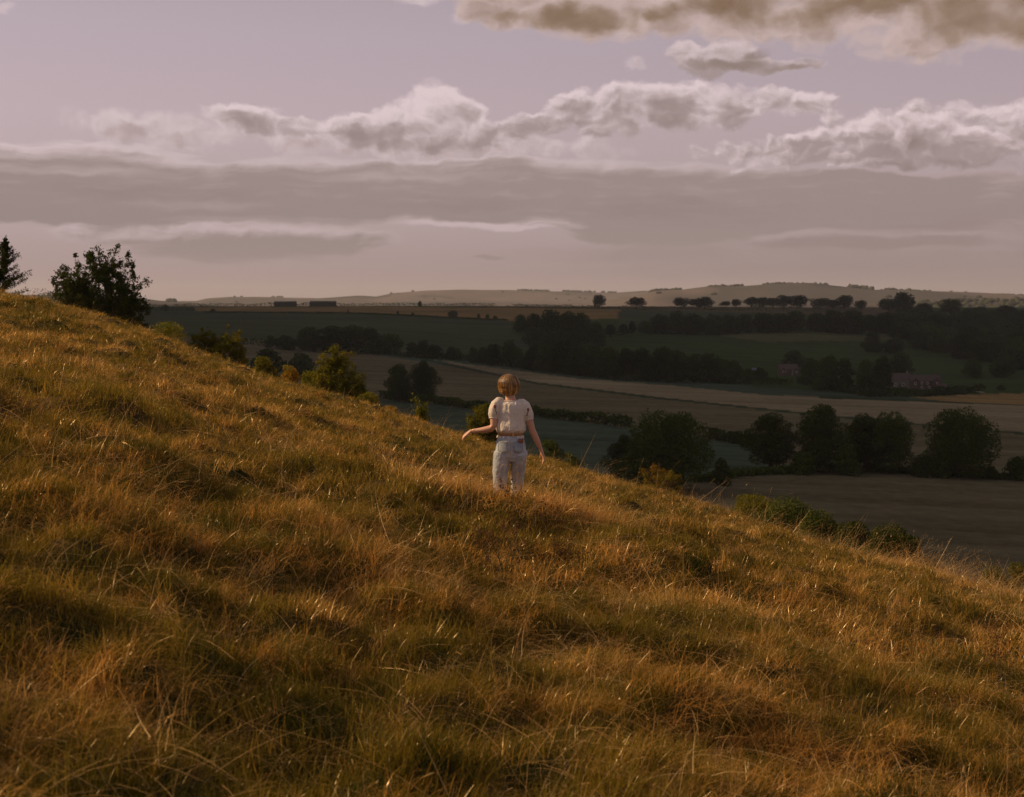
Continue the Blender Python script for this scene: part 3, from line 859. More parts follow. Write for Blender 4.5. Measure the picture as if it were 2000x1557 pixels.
def build_trees():
    T = tree_at
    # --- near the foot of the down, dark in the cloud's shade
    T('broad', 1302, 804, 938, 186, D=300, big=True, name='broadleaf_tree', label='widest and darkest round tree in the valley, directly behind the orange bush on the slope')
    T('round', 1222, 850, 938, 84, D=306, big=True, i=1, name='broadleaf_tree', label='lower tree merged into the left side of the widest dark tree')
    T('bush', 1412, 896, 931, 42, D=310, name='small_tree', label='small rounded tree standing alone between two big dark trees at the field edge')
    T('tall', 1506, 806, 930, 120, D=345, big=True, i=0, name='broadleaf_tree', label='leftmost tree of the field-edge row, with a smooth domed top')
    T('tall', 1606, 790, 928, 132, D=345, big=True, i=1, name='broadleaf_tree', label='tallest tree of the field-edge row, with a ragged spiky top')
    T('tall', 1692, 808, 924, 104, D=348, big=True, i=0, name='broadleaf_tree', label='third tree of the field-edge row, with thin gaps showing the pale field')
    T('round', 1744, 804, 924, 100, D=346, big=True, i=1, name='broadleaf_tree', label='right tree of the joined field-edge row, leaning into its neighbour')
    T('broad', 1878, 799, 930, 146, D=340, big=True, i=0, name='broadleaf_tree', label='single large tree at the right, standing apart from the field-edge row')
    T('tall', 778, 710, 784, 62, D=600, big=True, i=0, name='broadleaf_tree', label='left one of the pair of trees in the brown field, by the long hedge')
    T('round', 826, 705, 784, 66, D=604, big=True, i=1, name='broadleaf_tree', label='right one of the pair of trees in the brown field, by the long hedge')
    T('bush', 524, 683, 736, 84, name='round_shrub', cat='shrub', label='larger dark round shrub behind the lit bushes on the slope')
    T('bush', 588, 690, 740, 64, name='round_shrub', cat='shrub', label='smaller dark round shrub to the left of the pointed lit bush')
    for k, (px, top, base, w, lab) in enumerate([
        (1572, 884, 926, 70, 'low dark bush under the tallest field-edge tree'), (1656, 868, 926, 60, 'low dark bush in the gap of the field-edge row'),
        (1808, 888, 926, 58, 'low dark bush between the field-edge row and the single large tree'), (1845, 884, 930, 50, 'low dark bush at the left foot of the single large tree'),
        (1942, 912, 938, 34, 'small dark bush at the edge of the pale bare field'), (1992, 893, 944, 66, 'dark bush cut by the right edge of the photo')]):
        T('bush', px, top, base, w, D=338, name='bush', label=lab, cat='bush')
    # --- hedgerow belt across the middle of the valley
    lo = [(650, 640, 690, 60), (690, 632, 690, 66), (722, 636, 690, 50), (757, 648, 693, 46), (806, 665, 697, 30), (826, 668, 699, 26), (850, 675, 702, 30), (880, 681, 703, 18), (896, 680, 704, 14),
          (924, 682, 709, 24), (940, 680, 710, 22), (965, 672, 714, 36), (992, 664, 716, 44), (1014, 680, 718, 24), (1040, 672, 724, 40), (1070, 668, 728, 48), (1102, 668, 730, 50), (1130, 674, 734, 44), (1160, 674, 737, 46),
          (1190, 678, 740, 46), (1222, 676, 742, 50), (1256, 680, 744, 48), (1290, 678, 746, 52), (1322, 684, 748, 46), (1352, 686, 748, 46), (1384, 690, 748, 48), (1410, 694, 748, 40), (1436, 706, 748, 36), (1462, 716, 746, 26), (1485, 720, 744, 22),
          (560, 652, 684, 36), (600, 640, 686, 44), (530, 652, 680, 30)]
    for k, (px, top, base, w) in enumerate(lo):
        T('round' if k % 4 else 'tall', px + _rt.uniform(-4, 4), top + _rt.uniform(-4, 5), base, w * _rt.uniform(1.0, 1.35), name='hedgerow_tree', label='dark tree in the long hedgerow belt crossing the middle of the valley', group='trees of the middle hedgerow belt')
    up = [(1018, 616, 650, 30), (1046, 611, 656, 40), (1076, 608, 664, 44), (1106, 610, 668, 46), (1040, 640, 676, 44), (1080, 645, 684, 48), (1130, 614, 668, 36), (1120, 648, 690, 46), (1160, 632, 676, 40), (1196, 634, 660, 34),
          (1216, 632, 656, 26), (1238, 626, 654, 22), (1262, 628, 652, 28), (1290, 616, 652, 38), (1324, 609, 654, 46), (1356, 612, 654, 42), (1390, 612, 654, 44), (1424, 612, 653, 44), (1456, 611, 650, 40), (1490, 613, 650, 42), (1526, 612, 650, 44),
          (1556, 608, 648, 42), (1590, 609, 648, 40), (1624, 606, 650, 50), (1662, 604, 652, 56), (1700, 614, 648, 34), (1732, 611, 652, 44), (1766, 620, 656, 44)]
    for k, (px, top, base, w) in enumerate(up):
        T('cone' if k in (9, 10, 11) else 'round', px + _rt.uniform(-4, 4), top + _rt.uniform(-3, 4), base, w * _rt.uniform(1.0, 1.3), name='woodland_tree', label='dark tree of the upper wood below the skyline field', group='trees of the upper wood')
    # --- wooded slope on the right
    rw = random.Random(9)
    for k in range(105):
        t = rw.random(); s = rw.random()
        px = 1752 + 270 * (t ** .9); lo_y = 632 + (px - 1752) * .02
        base = lo_y + s * (48 + (px - 1752) * .19) - 8
        hpx = rw.uniform(20, 34) * (1 + (base - 640) / 180); w = hpx * rw.uniform(1.2, 1.8)
        T('round', px, base - hpx, base, w, name='woodland_tree', label='dark tree in the dense wood covering the right-hand slope', group='trees of the right-hand wood')
    for px, top, base, w, kind, lab in [
        (1704, 650, 688, 42, 'round', 'isolated dark tree in the green meadow above the farmhouses'),
        (1745, 660, 690, 40, 'round', 'lower tree just right of the isolated meadow tree'),
        (1550, 684, 716, 44, 'round', 'dark tree directly behind the left cottage'),
        (1584, 700, 752, 42, 'round', 'tree just right of the left cottage'),
        (1618, 694, 762, 54, 'round', 'broad tree between the left cottage and the farmhouses'),
        (1650, 700, 766, 44, 'tall', 'upright tree in the middle of the village clump'),
        (1690, 704, 768, 42, 'round', 'tree with a rounded crown in the village clump, left of the stone barn'),
        (1722, 696, 770, 50, 'round', 'dark tree immediately left of the stone barn'),
        (1756, 690, 738, 52, 'round', 'tallest village tree, behind the stone barn'),
        (1712, 738, 774, 36, 'bush', 'low bush at the foot of the stone barn'),
        (1600, 738, 762, 40, 'bush', 'low bush at the edge of the teal field below the left cottage'),
        (1880, 648, 702, 50, 'round', 'tree by the blue-grey shed, to its left'), (1948, 662, 706, 50, 'round', 'tree by the blue-grey shed, to its right'),
        (1900, 700, 738, 40, 'round', 'tree below the blue-grey shed at the meadow corner'), (1960, 694, 738, 50, 'round', 'tree near the right edge above the small meadow'),
        (1840, 762, 772, 60, 'bush', 'garden bush below the red cottage'), (1874, 761, 770, 40, 'bush', 'bush at the start of the pale farm track'), (1914, 750, 760, 26, 'bush', 'small bush in the meadow left of another one, right of the cottages'), (1955, 752, 762, 20, 'bush', 'tiny bush in the meadow at the far right'),
        (885, 607, 621, 22, 'round', 'small round tree at the lower edge of the golden strip field'),
        (935, 613, 622, 8, 'bush', 'tiny bush on the lower edge of the golden strip, left of two more'), (952, 614, 623, 12, 'bush', 'tiny bush on the lower edge of the golden strip, middle of three'), (967, 617, 625, 12, 'bush', 'tiny bush on the lower edge of the golden strip, right of three'),
        (777, 608, 614, 7, 'bush', 'speck of a bush at the golden strip edge below the lone skyline tree'), (806, 611, 616, 7, 'bush', 'faint low bush right of the speck at the golden strip edge'), (680, 605, 611, 4, 'bush', 'thin sapling in the golden strip right of the barns'), (416, 603, 610, 12, 'bush', 'dark bush at the left end of the golden strip'),
        (820, 587.5, 599, 8, 'round', 'lone egg-shaped tree on the bare skyline, right of the barns'),
        (322, 596, 607, 24, 'bush', 'dark bush in the far-left skyline hedge'),]:
        T(kind, px, top, base, w, name='bush' if kind == 'bush' else 'tree', label=lab, cat='bush' if kind == 'bush' else 'tree')
    # --- oaks on the skyline field
    for px, top, base, w, lab in [
        (1170, 576, 602, 24, 'leftmost skyline oak, with an uneven crown leaning left'), (1243, 580, 603, 32, 'second skyline oak from the left, wide and thin-crowned'),
        (1330, 581, 603, 26, 'compact skyline oak with a rounded crown, left of the wide pair'), (1376, 580, 605, 34, 'wide skyline oak standing in front of the dark skyline copse'),
        (1362, 583, 598, 40, 'low dark copse tree behind the wide skyline oak'),
        (1417, 588, 599, 19, 'lower of the two small round trees on the skyline'), (1438, 584, 599, 18, 'taller of the two small round trees on the skyline'),
        (1468, 580, 601, 28, 'first tree of the long skyline row'), (1489, 581, 601, 24, 'second tree of the long skyline row'), (1510, 582, 601, 28, 'third tree of the long skyline row'),
        (1532, 577, 602, 28, 'tall middle tree of the long skyline row'), (1556, 577, 602, 40, 'broad last tree of the long skyline row'),
        (1602, 582, 604, 38, 'spreading low oak, first of the right skyline trio'), (1650, 577, 606, 30, 'tallest oak of the right skyline trio'), (1628, 586, 604, 26, 'low filler oak inside the right skyline trio'),
        (1680, 587, 606, 22, 'small blocky tree at the right end of the skyline trio'),
        (1736, 583, 612, 34, 'dark lower tree joined to the highest skyline oak'), (1763, 571, 614, 40, 'highest skyline oak, with an open crown above the far downs'),
        (1802, 592, 616, 30, 'rounded tree right of the highest skyline oak'), (1856, 584, 616, 40, 'spreading oak at the head of the right-hand wood'),
        (1966, 597, 620, 36, 'far-right tree rising above the dense wood')]:
        T('oak', px, top, base, w, name='oak_tree', label=lab, wk=1.22)
build_trees()

def hedge(pts_px, hgt, wid, label, group=None, name='hedge', mat=None, dens=9.0):
    """clipped or ragged hedge along a line given in photo points"""
    rg = np.random.default_rng(int(pts_px[0][0]))
    P = []
    for (a, b) in zip(pts_px, pts_px[1:]):
        for t in np.linspace(0, 1, 9)[:-1]:
            P.append(hit(a[0] + (b[0] - a[0]) * t, a[1] + (b[1] - a[1]) * t))
    P = np.array([tuple(p) for p in P]); seg = np.linalg.norm(np.diff(P, axis=0), axis=1); L = seg.sum()
    n = int(min(26000, max(300, L * dens * 1.7)))
    s = rg.random(n) * L; cs = np.concatenate([[0], np.cumsum(seg)])
    X, Y, Z = (np.interp(s, cs, P[:, k]) for k in range(3))
    hh = hgt * (.65 + 1.0 * np.clip(fbm(s / 9.0, s * 0, 3, 3) + .35, 0, 1))
    r = rg.random(n)
    X += rg.normal(0, wid * .35, n); Y += rg.normal(0, wid * .35, n); Z += hh * r ** .7
    C = np.stack([X, Y, Z], 1)
    o0 = Vector(P[len(P) // 2]); C -= np.array(o0)
    size = max(.62, .3 + L / n * .8)
    V, Fc = leaf_quads(rg, C, size)
    o = obj(name, mesh_from(name, V, Fc, mat or M_LEAF, smooth=False), loc=o0)
    tag(o, label, 'hedge', group)
hedge([(742, 780), (860, 792), (1000, 808), (1110, 822), (1250, 838)], 3.6, 2.6, 'long dark hedge dropping to the right below the pair of field trees', dens=16)
hedge([(1380, 858), (1450, 869), (1500, 877)], 3.6, 2.6, 'short stretch of the same long hedge right of the widest dark tree', dens=16)
hedge([(1360, 944), (1450, 931), (1620, 921)], 1.6, 2.5, 'low rough hedge bank curving along the corner of the bare field', dens=14)
hedge([(1620, 920), (1800, 926), (2010, 941)], 1.6, 2.5, 'low dark hedge under the field-edge trees, bounding the bare field', dens=14)
hedge([(370, 667), (520, 676), (640, 689), (760, 696)], 5, 4, 'dark hedge along the top of the brown field at the left of the belt')
hedge([(760, 697), (900, 705), (1000, 718), (1200, 743), (1420, 750), (1560, 752)], 4, 4, 'dark understorey hedge running below the belt trees along the teal strip')
hedge([(1560, 750), (1700, 776), (1800, 775), (1880, 769), (1912, 766)], 4, 4, 'garden hedge along the front of the farmhouses')
hedge([(270, 603), (400, 600), (560, 599), (760, 599), (1000, 600)], 5, 4, 'thin dark skyline hedge above the golden strip field', dens=5)
hedge([(1000, 600), (1200, 605), (1400, 607), (1560, 611), (1700, 616)], 4.5, 4, 'hedge below the skyline field where the first oaks stand', dens=5)
hedge([(270, 608), (395, 608)], 5, 4, 'short dark hedge at the far left under the skyline hedge')
hedge([(400, 611), (700, 613), (860, 621), (1010, 628)], 1.5, 2, 'faint low hedge along the lower edge of the golden strip')

# ---- far away: woods and hedges on the downs, one soft mass
def far_woods():
    rg = np.random.default_rng(77)
    bands = [(1490, 1612, 556, 553, 6350, 150), (1380, 1400, 561, 559, 6300, 14), (1396, 1418, 561, 557, 6300, 20), (1424, 1448, 560, 557, 6300, 26), (1268, 1332, 568, 566, 6300, 60),
             (1654, 1672, 562, 555, 6300, 26), (1668, 1702, 566, 561, 6300, 50), (1718, 1850, 566, 564, 6300, 150), (1850, 2010, 570, 569, 6300, 150), (1010, 1075, 566, 564, 9000, 40), (532, 552, 579, 578, 9000, 10),
             (326, 346, 588, 582, 6300, 16), (1100, 1210, 571, 570, 9000, 40)]
    V = []; Fc = []; off = 0
    bm = bmesh.new(); bmesh.ops.create_icosphere(bm, subdivisions=2, radius=1)
    iv = np.array([v.co[:] for v in bm.verts]); ifc = np.array([[v.index for v in f.verts] for f in bm.faces]); bm.free()
    def blob(x, y, z, r, h):
        nonlocal off
        s = iv * (1 + .5 * fbm(iv[:, 0] * 2 + x, iv[:, 2] * 2 + y, 2)[:, None])
        V.append(s * (r, r, h) + (x, y, z + h * .4)); Fc.append(ifc + off); off += len(iv)
    for x0, x1, ya, yb, R, n in bands:
        for i in range(n):
            px = rg.uniform(x0, x1); D = R + rg.uniform(-260, 120)
            x = (px - 1000) / F * D; z = gz(x, D)
            blob(x, D, z, rg.uniform(7, 12), rg.uniform(5.5, 9) + (4 if yb < ya - 4 else 0))
    for i in range(260):                         # copses and hedge lines on the slopes
        px = rg.uniform(250, 2050); D = rg.choice([rg.uniform(4600, 6200), rg.uniform(7000, 8800)])
        x = (px - 1000) / F * D
        if fbm(np.array([x / 210.]), np.array([D / 300.]), 2, 55)[0] < .10 and not (px > 1700 and D < 5400): continue
        blob(x, D, gz(x, D), rg.uniform(7, 14), rg.uniform(4, 8))
    for i in range(420):                          # bluish woods at the far right behind the dense wood
        px = rg.uniform(1770, 2060); D = rg.uniform(2900, 4300)
        x = (px - 1000) / F * D
        top = EYE + (HORIZON - rg.uniform(602, 626)) / F * D
        g0 = gz(x, D); blob(x, D, g0, rg.uniform(8, 13), rg.uniform(6, 9) if top < g0 else min(34, (top - g0) / 1.4))
    m = leaf_material('far_foliage', (.05, .055, .028), (.085, .085, .045), .0)
    o = obj('distant_woods', mesh_from('distant_woods', np.concatenate(V), np.concatenate(Fc), m))
    tag(o, kind='stuff')
far_woods()

hedge([(1462, 602), (1510, 602), (1575, 603)], 5, 4, 'low dark undergrowth joining the trees of the long skyline row', dens=6)
hedge([(1590, 605), (1640, 606), (1690, 607)], 5, 4, 'low dark undergrowth joining the right skyline trio', dens=6)
# ------------------------------------------------------------------ bushes on the near slope
def branching(rg, base, direc, length, rad, depth, kids, spread, up, segs, tips, bend=.12, shrink=.72):
    p = np.array(base, float); d = np.array(direc, float); d /= np.linalg.norm(d)
    n = 3; r = rad
    pts = [p]
    for i in range(n):
        d = d + rg.normal(0, bend, 3) + np.array([0, 0, up * .12]); d /= np.linalg.norm(d)
        q = p + d * length / n; r2 = r * .84
        segs.append((p, q, r, r2)); p, r = q, r2; pts.append(p)
        if depth <= 1: tips.append((p, d, depth))
    if depth == 0: return
    for k in range(kids):
        t = rg.uniform(.35, 1.0) if k else 1.0
        s = pts[int(round(t * n))]
        dd = d + rg.normal(0, spread, 3) + np.array([0, 0, up * .25])
        branching(rg, s, dd, length * shrink * rg.uniform(.75, 1.15), r * .72, depth - 1, kids, spread, up, segs, tips, bend, shrink)
def clump_tree(name, loc, seed, stems, length, rad, depth, kids, spread, up, leaf, per_tip, tipr, mat, label, cat, lean=(0, 0), scale=(1, 1, 1), trunkname='branches', zmin=-.5, shrink=.72, z0=-.4):
    rg = np.random.default_rng(seed); segs = []; tips = []
    for s in range(stems):
        a = rg.random() * 6.28; o = (.25 if stems > 1 else 0) * (1 if z0 < -.3 else .1)
        sp = rg.uniform(.15, .75) if stems > 1 else .1
        branching(rg, (o * math.cos(a) * rg.random(), o * math.sin(a) * rg.random(), z0), (math.cos(a) * sp + lean[0], math.sin(a) * sp + lean[1], 1.0), length * rg.uniform(.8, 1.1), rad, depth, kids, spread, up, segs, tips, shrink=shrink)
    C = []
    for p, d, dep in tips:
        m = per_tip if dep == 0 else per_tip // 2
        C.append(p + rg.normal(0, tipr, (m, 3)) + d * tipr * .5)
    C = np.concatenate(C); C = C[C[:, 2] > zmin]
    V, Fc = leaf_quads(rg, C, leaf)
    e = bpy.data.objects.new(name, None); COL.objects.link(e); e.location = loc; e.scale = scale
    obj('foliage', mesh_from('foliage', V, Fc, mat, smooth=False), e)
    tv, tf = tubes(segs, 5)
    obj(trunkname, mesh_from(trunkname, tv, tf, M_BARK), e)
    tag(e, label, cat)
    return e, C
def low_bush(name, px, top, wpx, D, mat, label, seed, leaf=.035, n=9000, shape='mound', cat='bush', lobes=13, sink=.3):
    P = near_ground(px, D)
    h = (HORIZON - top) / F * D + EYE - P.z; w = wpx / F * D
    pr = tree_proto(seed, w * 1.35, h * 1.05, -.3, shape, int(n * 1.3), leaf, lobes, mat, tw=.012)
    P.z -= sink * .3
    return place_tree(name, pr, P, (1, 1, 1), 0, label, cat, parts=('foliage', 'branches'))
def dome_tree(name, loc, seed, w, h, nc, cr, per, leaf, mat, label, cat, pointy=.8, squash=1.0, low=.0):
    """crown of many small round leaf clumps at the ends of fanning branches, sky showing between them"""
    rg = np.random.default_rng(seed); C = []; segs = []
    stems = [np.array([rg.normal(0, .15), rg.normal(0, .15), -.4]) for _ in range(5)]
    hubs = [np.array([w * .5 * .42 * math.cos(a), w * .5 * .42 * math.sin(a), h * rg.uniform(.30, .5)]) for a in np.linspace(0, 6.28, 9)[:-1]] + [np.array([0, 0, h * .58]), np.array([.2, .1, h * .45])]
    for i, q in enumerate(hubs):
        s = stems[i % 5]; m = s * .5 + q * .5 + rg.normal(0, .08, 3); segs += [(s, m, .07, .05), (m, q, .05, .032)]
    for i in range(nc):
        a = rg.random() * 6.283; el = math.asin(rg.uniform(low, 1.0)) ; r = rg.uniform(.45, 1.0) ** .5 * rg.uniform(.86, 1.1)
        p = np.array([w * .5 * r * math.cos(el) ** pointy * math.cos(a), w * .5 * r * math.cos(el) ** pointy * math.sin(a), h * .97 * r * math.sin(el) + rg.normal(0, .05)])
        q = min(hubs, key=lambda k: np.linalg.norm(k - p)); m = (p + q) / 2 + rg.normal(0, .07, 3)
        segs += [(q, m, .022, .014), (m, p, .014, .006)]
        k = cr * rg.uniform(.6, 1.35)
        C.append(p + np.array([0, 0, k * .4]) + rg.normal(0, k * .52, (int(per * rg.uniform(.6, 1.3)), 3)))
        C.append(m + rg.normal(0, k * .7, (per // 3, 3)))
    C = np.concatenate(C); C = C[C[:, 2] > -.5]
    V, Fc = leaf_quads(rg, C, leaf)
    e = bpy.data.objects.new(name, None); COL.objects.link(e); e.location = loc
    obj('foliage', mesh_from('foliage', V, Fc, mat, smooth=False), e)
    tv, tf = tubes(segs, 5); obj('branches', mesh_from('branches', tv, tf, M_BARK), e)
    tag(e, label, cat); return e
def build_near():
    # the tree at the upper left, open crown against the sky
    D = 78; P = near_ground(196, D)
    h = (HORIZON - 480) / F * D + EYE - P.z
    w = 196 / F * D
    e = dome_tree('small_tree', P, 3, w, h, 330, .17, 64, .056, M_LEFT, 'bushy small tree with an open clumpy crown on the upper left skyline', 'tree')
    low_bush('bush', 170, 553, 120, D + 1, M_LEFT, 'dense dark undergrowth bush at the left foot of the open-crowned tree', 61, .05, 9000)
    low_bush('bush', 240, 575, 70, D + 2, M_LEFT, 'dark bush spilling down the slope at the right foot of the open-crowned tree', 62, .05, 6000)
    # the pointed tree cut by the left edge
    D = 66; P = near_ground(4, D); h = (HORIZON - 462) / F * D + EYE - P.z
    rg = np.random.default_rng(8); segs = []; C = []
    for k in range(16): segs.append(((.02 * k, 0, h * k / 16 - .2), (.02 * k + .02, 0, h * (k + 1) / 16 - .2), .05 * (1 - k / 17), .05 * (1 - (k + 1) / 17)))
    for k in range(70):
        t = (k / 70) ** .8; z = h * (.03 + .93 * t); a = rg.random() * 6.28
        L = h * (.58 * (1 - t) ** 1.1 + .02) * rg.uniform(.55, 1.1)
        d = np.array([math.cos(a), math.sin(a), .22 + .7 * t]); d /= np.linalg.norm(d)
        p = np.array([.3 * t, 0, z]); 
        for s in range(6):
            q = p + d * L / 6 + np.array([0, 0, .012 * L]); segs.append((p, q, .016 * (1 - s / 7), .016 * (1 - (s + 1) / 7)))
            C.append(q + rg.normal(0, .025 + .035 * L, (int(70 * (1 - s / 9) * (1.15 - t)), 3))); p = q
    for z in np.linspace(h * .8, h * 1.0, 10): C.append(np.array([.3, 0, z]) + rg.normal(0, .02, (8, 3)))
    V, Fc = leaf_quads(rg, np.concatenate(C), .035)
    e = bpy.data.objects.new('spiky_tree', None); COL.objects.link(e); e.location = P
    obj('foliage', mesh_from('foliage', V, Fc, M_LEFT, smooth=False), e)
    tv, tf = tubes(segs, 5); obj('trunk', mesh_from('trunk', tv, tf, M_BARK), e)
    tag(e, 'pointed tree with spiky side branches cut by the left edge', 'tree')
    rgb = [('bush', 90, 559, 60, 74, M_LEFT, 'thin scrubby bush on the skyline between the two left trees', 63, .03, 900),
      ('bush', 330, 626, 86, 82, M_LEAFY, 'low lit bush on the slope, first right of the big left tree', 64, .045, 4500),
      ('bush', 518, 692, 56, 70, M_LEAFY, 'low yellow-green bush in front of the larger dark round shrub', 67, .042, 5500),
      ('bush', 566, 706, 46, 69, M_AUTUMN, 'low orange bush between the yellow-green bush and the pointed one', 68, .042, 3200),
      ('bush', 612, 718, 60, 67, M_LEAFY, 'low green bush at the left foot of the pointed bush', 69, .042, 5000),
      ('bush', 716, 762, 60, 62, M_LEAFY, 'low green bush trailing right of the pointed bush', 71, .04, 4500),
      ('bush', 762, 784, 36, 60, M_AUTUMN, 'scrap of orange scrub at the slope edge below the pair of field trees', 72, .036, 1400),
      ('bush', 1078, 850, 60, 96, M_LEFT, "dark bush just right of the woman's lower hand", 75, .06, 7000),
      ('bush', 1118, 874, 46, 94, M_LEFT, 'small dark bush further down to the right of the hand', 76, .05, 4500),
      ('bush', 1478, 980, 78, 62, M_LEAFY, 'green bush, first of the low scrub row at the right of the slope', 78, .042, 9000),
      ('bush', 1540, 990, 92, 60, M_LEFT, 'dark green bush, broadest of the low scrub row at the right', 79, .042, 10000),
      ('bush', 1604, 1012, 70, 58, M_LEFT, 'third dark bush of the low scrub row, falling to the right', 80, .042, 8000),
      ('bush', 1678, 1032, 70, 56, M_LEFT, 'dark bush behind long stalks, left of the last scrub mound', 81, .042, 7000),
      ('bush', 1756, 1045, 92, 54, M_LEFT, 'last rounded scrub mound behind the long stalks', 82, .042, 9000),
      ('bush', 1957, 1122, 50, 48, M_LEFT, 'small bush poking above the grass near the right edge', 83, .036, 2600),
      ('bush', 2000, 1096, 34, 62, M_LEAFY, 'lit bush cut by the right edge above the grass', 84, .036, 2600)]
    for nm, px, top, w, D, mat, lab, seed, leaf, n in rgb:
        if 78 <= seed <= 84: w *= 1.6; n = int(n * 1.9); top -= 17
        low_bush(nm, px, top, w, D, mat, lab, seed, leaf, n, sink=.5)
    D = 66; P = near_ground(654, D); h = (HORIZON - 677) / F * D + EYE - P.z
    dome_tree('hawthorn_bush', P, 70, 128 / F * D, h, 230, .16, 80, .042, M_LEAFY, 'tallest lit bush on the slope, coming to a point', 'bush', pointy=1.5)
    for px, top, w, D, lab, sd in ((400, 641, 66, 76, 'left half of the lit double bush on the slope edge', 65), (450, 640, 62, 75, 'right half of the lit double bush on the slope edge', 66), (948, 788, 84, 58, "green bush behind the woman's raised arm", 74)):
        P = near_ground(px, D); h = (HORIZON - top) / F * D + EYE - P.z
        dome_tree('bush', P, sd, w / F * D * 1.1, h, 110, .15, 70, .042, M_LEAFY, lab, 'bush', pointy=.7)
    D = 40; P = near_ground(808, D + 16)
    h = (HORIZON - 779) / F * (D + 16) + EYE - P.z
    e, C = clump_tree('sapling', P, 14, 2, h * .42, .02, 2, 3, .35, .5, .035, 14, .06, M_LEAFY, "thin yellow-green sapling on the slope edge left of the woman", 'sapling')
    k = h / np.percentile(C[:, 2], 99); e.scale = (k * .8, k * .8, k)
    D = 52; P = near_ground(1296, D); h = (HORIZON - 900) / F * D + EYE - P.z
    dome_tree('autumn_bush', P, 15, 110 / F * D, h, 60, .11, 60, .030, M_AUTUMN, 'bright orange bush on the slope in front of the widest dark tree', 'bush', low=.1)
    # dry weeds close to the camera
    M_WEED = leaf_material('dead_weed', (.10, .05, .02), (.16, .085, .03), .3)
    for px, D, h, seed, lab, nm, sx in [(1012, 10.6, .62, 21, "dry brown thistle with side twigs just in front of the woman's legs", 'thistle', 1), (985, 9.9, .38, 22, 'small withered weed to the left of the dry thistle', 'weed', 1),
                              (1090, 10.3, .34, 24, 'withered weed to the right of the dry thistle', 'weed', 1), (1975, 8.6, .62, 23, 'reddish bare twiggy weed at the right edge of the foreground', 'weed', .6)]:
        P = near_ground(px, D)
        e, C = clump_tree(nm, P, seed, 1 if seed == 21 else 3, h * .40, .0036, 3, 3, .40, .45, .006, 3, .012, M_WEED, lab, 'weed', zmin=.05, trunkname='stem', z0=-.03)
        k = (h + .02) / np.percentile(C[:, 2], 99.5); e.scale = (k * sx, k * sx, k)
build_near()
# ------------------------------------------------------------------ farm buildings
def bx(V, Fc, x0, x1, y0, y1, z0, z1):
    o = len(V)
    V += [(x, y, z) for z in (z0, z1) for y in (y0, y1) for x in (x0, x1)]
    Fc += [tuple(o + i for i in f) for f in ((0, 2, 3, 1), (4, 5, 7, 6), (0, 1, 5, 4), (2, 6, 7, 3), (0, 4, 6, 2), (1, 3, 7, 5))]
def simple_mat(name, c1, c2, scale=2.0, rough=.9):
    m, g = material(name)
    n = g.noise(wpos(g), scale, 4, .6)
    return finish(m, g, pbsdf(g, g.mix(n, c1, c2), rough, .2))
MB_STONE = simple_mat('flint_stone', (.10, .085, .06), (.20, .17, .13), 1.2)
MB_BRICK = simple_mat('orange_brick', (.055, .044, .030), (.10, .072, .048), 1.5)
MB_TILE = simple_mat('clay_tile', (.045, .035, .03), (.10, .07, .055), 1.0)
MB_SLATE = simple_mat('blue_slate', (.06, .08, .09), (.10, .13, .14), 1.0)
MB_TIMBER = simple_mat('weathered_timber', (.045, .040, .025), (.075, .066, .045), .8)
MB_WIN = simple_mat('window_glass', (.02, .022, .025), (.04, .045, .05), .5, .2)
MB_FRAME = simple_mat('white_paint', (.65, .63, .58), (.8, .78, .72), 3)
def part(name, parent, fn, mat):
    V, Fc = [], []; fn(V, Fc)
    return obj(name, mesh_from(name, V, Fc, mat, smooth=False), parent)
def gable(V, Fc, x0, x1, y0, y1, z0, h, ov=.3, axis='x', thick=.18):
    """pitched roof slab with ridge along the axis, closed gables"""
    a = [(x0 - ov, y0 - ov, z0), (x1 + ov, y0 - ov, z0), (x1 + ov, y1 + ov, z0), (x0 - ov, y1 + ov, z0)]
    if axis == 'x': r = [(x0 - ov, (y0 + y1) / 2, z0 + h), (x1 + ov, (y0 + y1) / 2, z0 + h)]
    else: r = [((x0 + x1) / 2, y0 - ov, z0 + h), ((x0 + x1) / 2, y1 + ov, z0 + h)]
    o = len(V); V += a + r
    if axis == 'x': Fc += [(o, o + 1, o + 5, o + 4), (o + 2, o + 3, o + 4, o + 5), (o + 3, o, o + 4), (o + 1, o + 2, o + 5), (o + 3, o + 2, o + 1, o)]
    else: Fc += [(o + 1, o + 2, o + 5, o + 4), (o + 3, o, o + 4, o + 5), (o, o + 1, o + 4), (o + 2, o + 3, o + 5), (o + 3, o + 2, o + 1, o)]
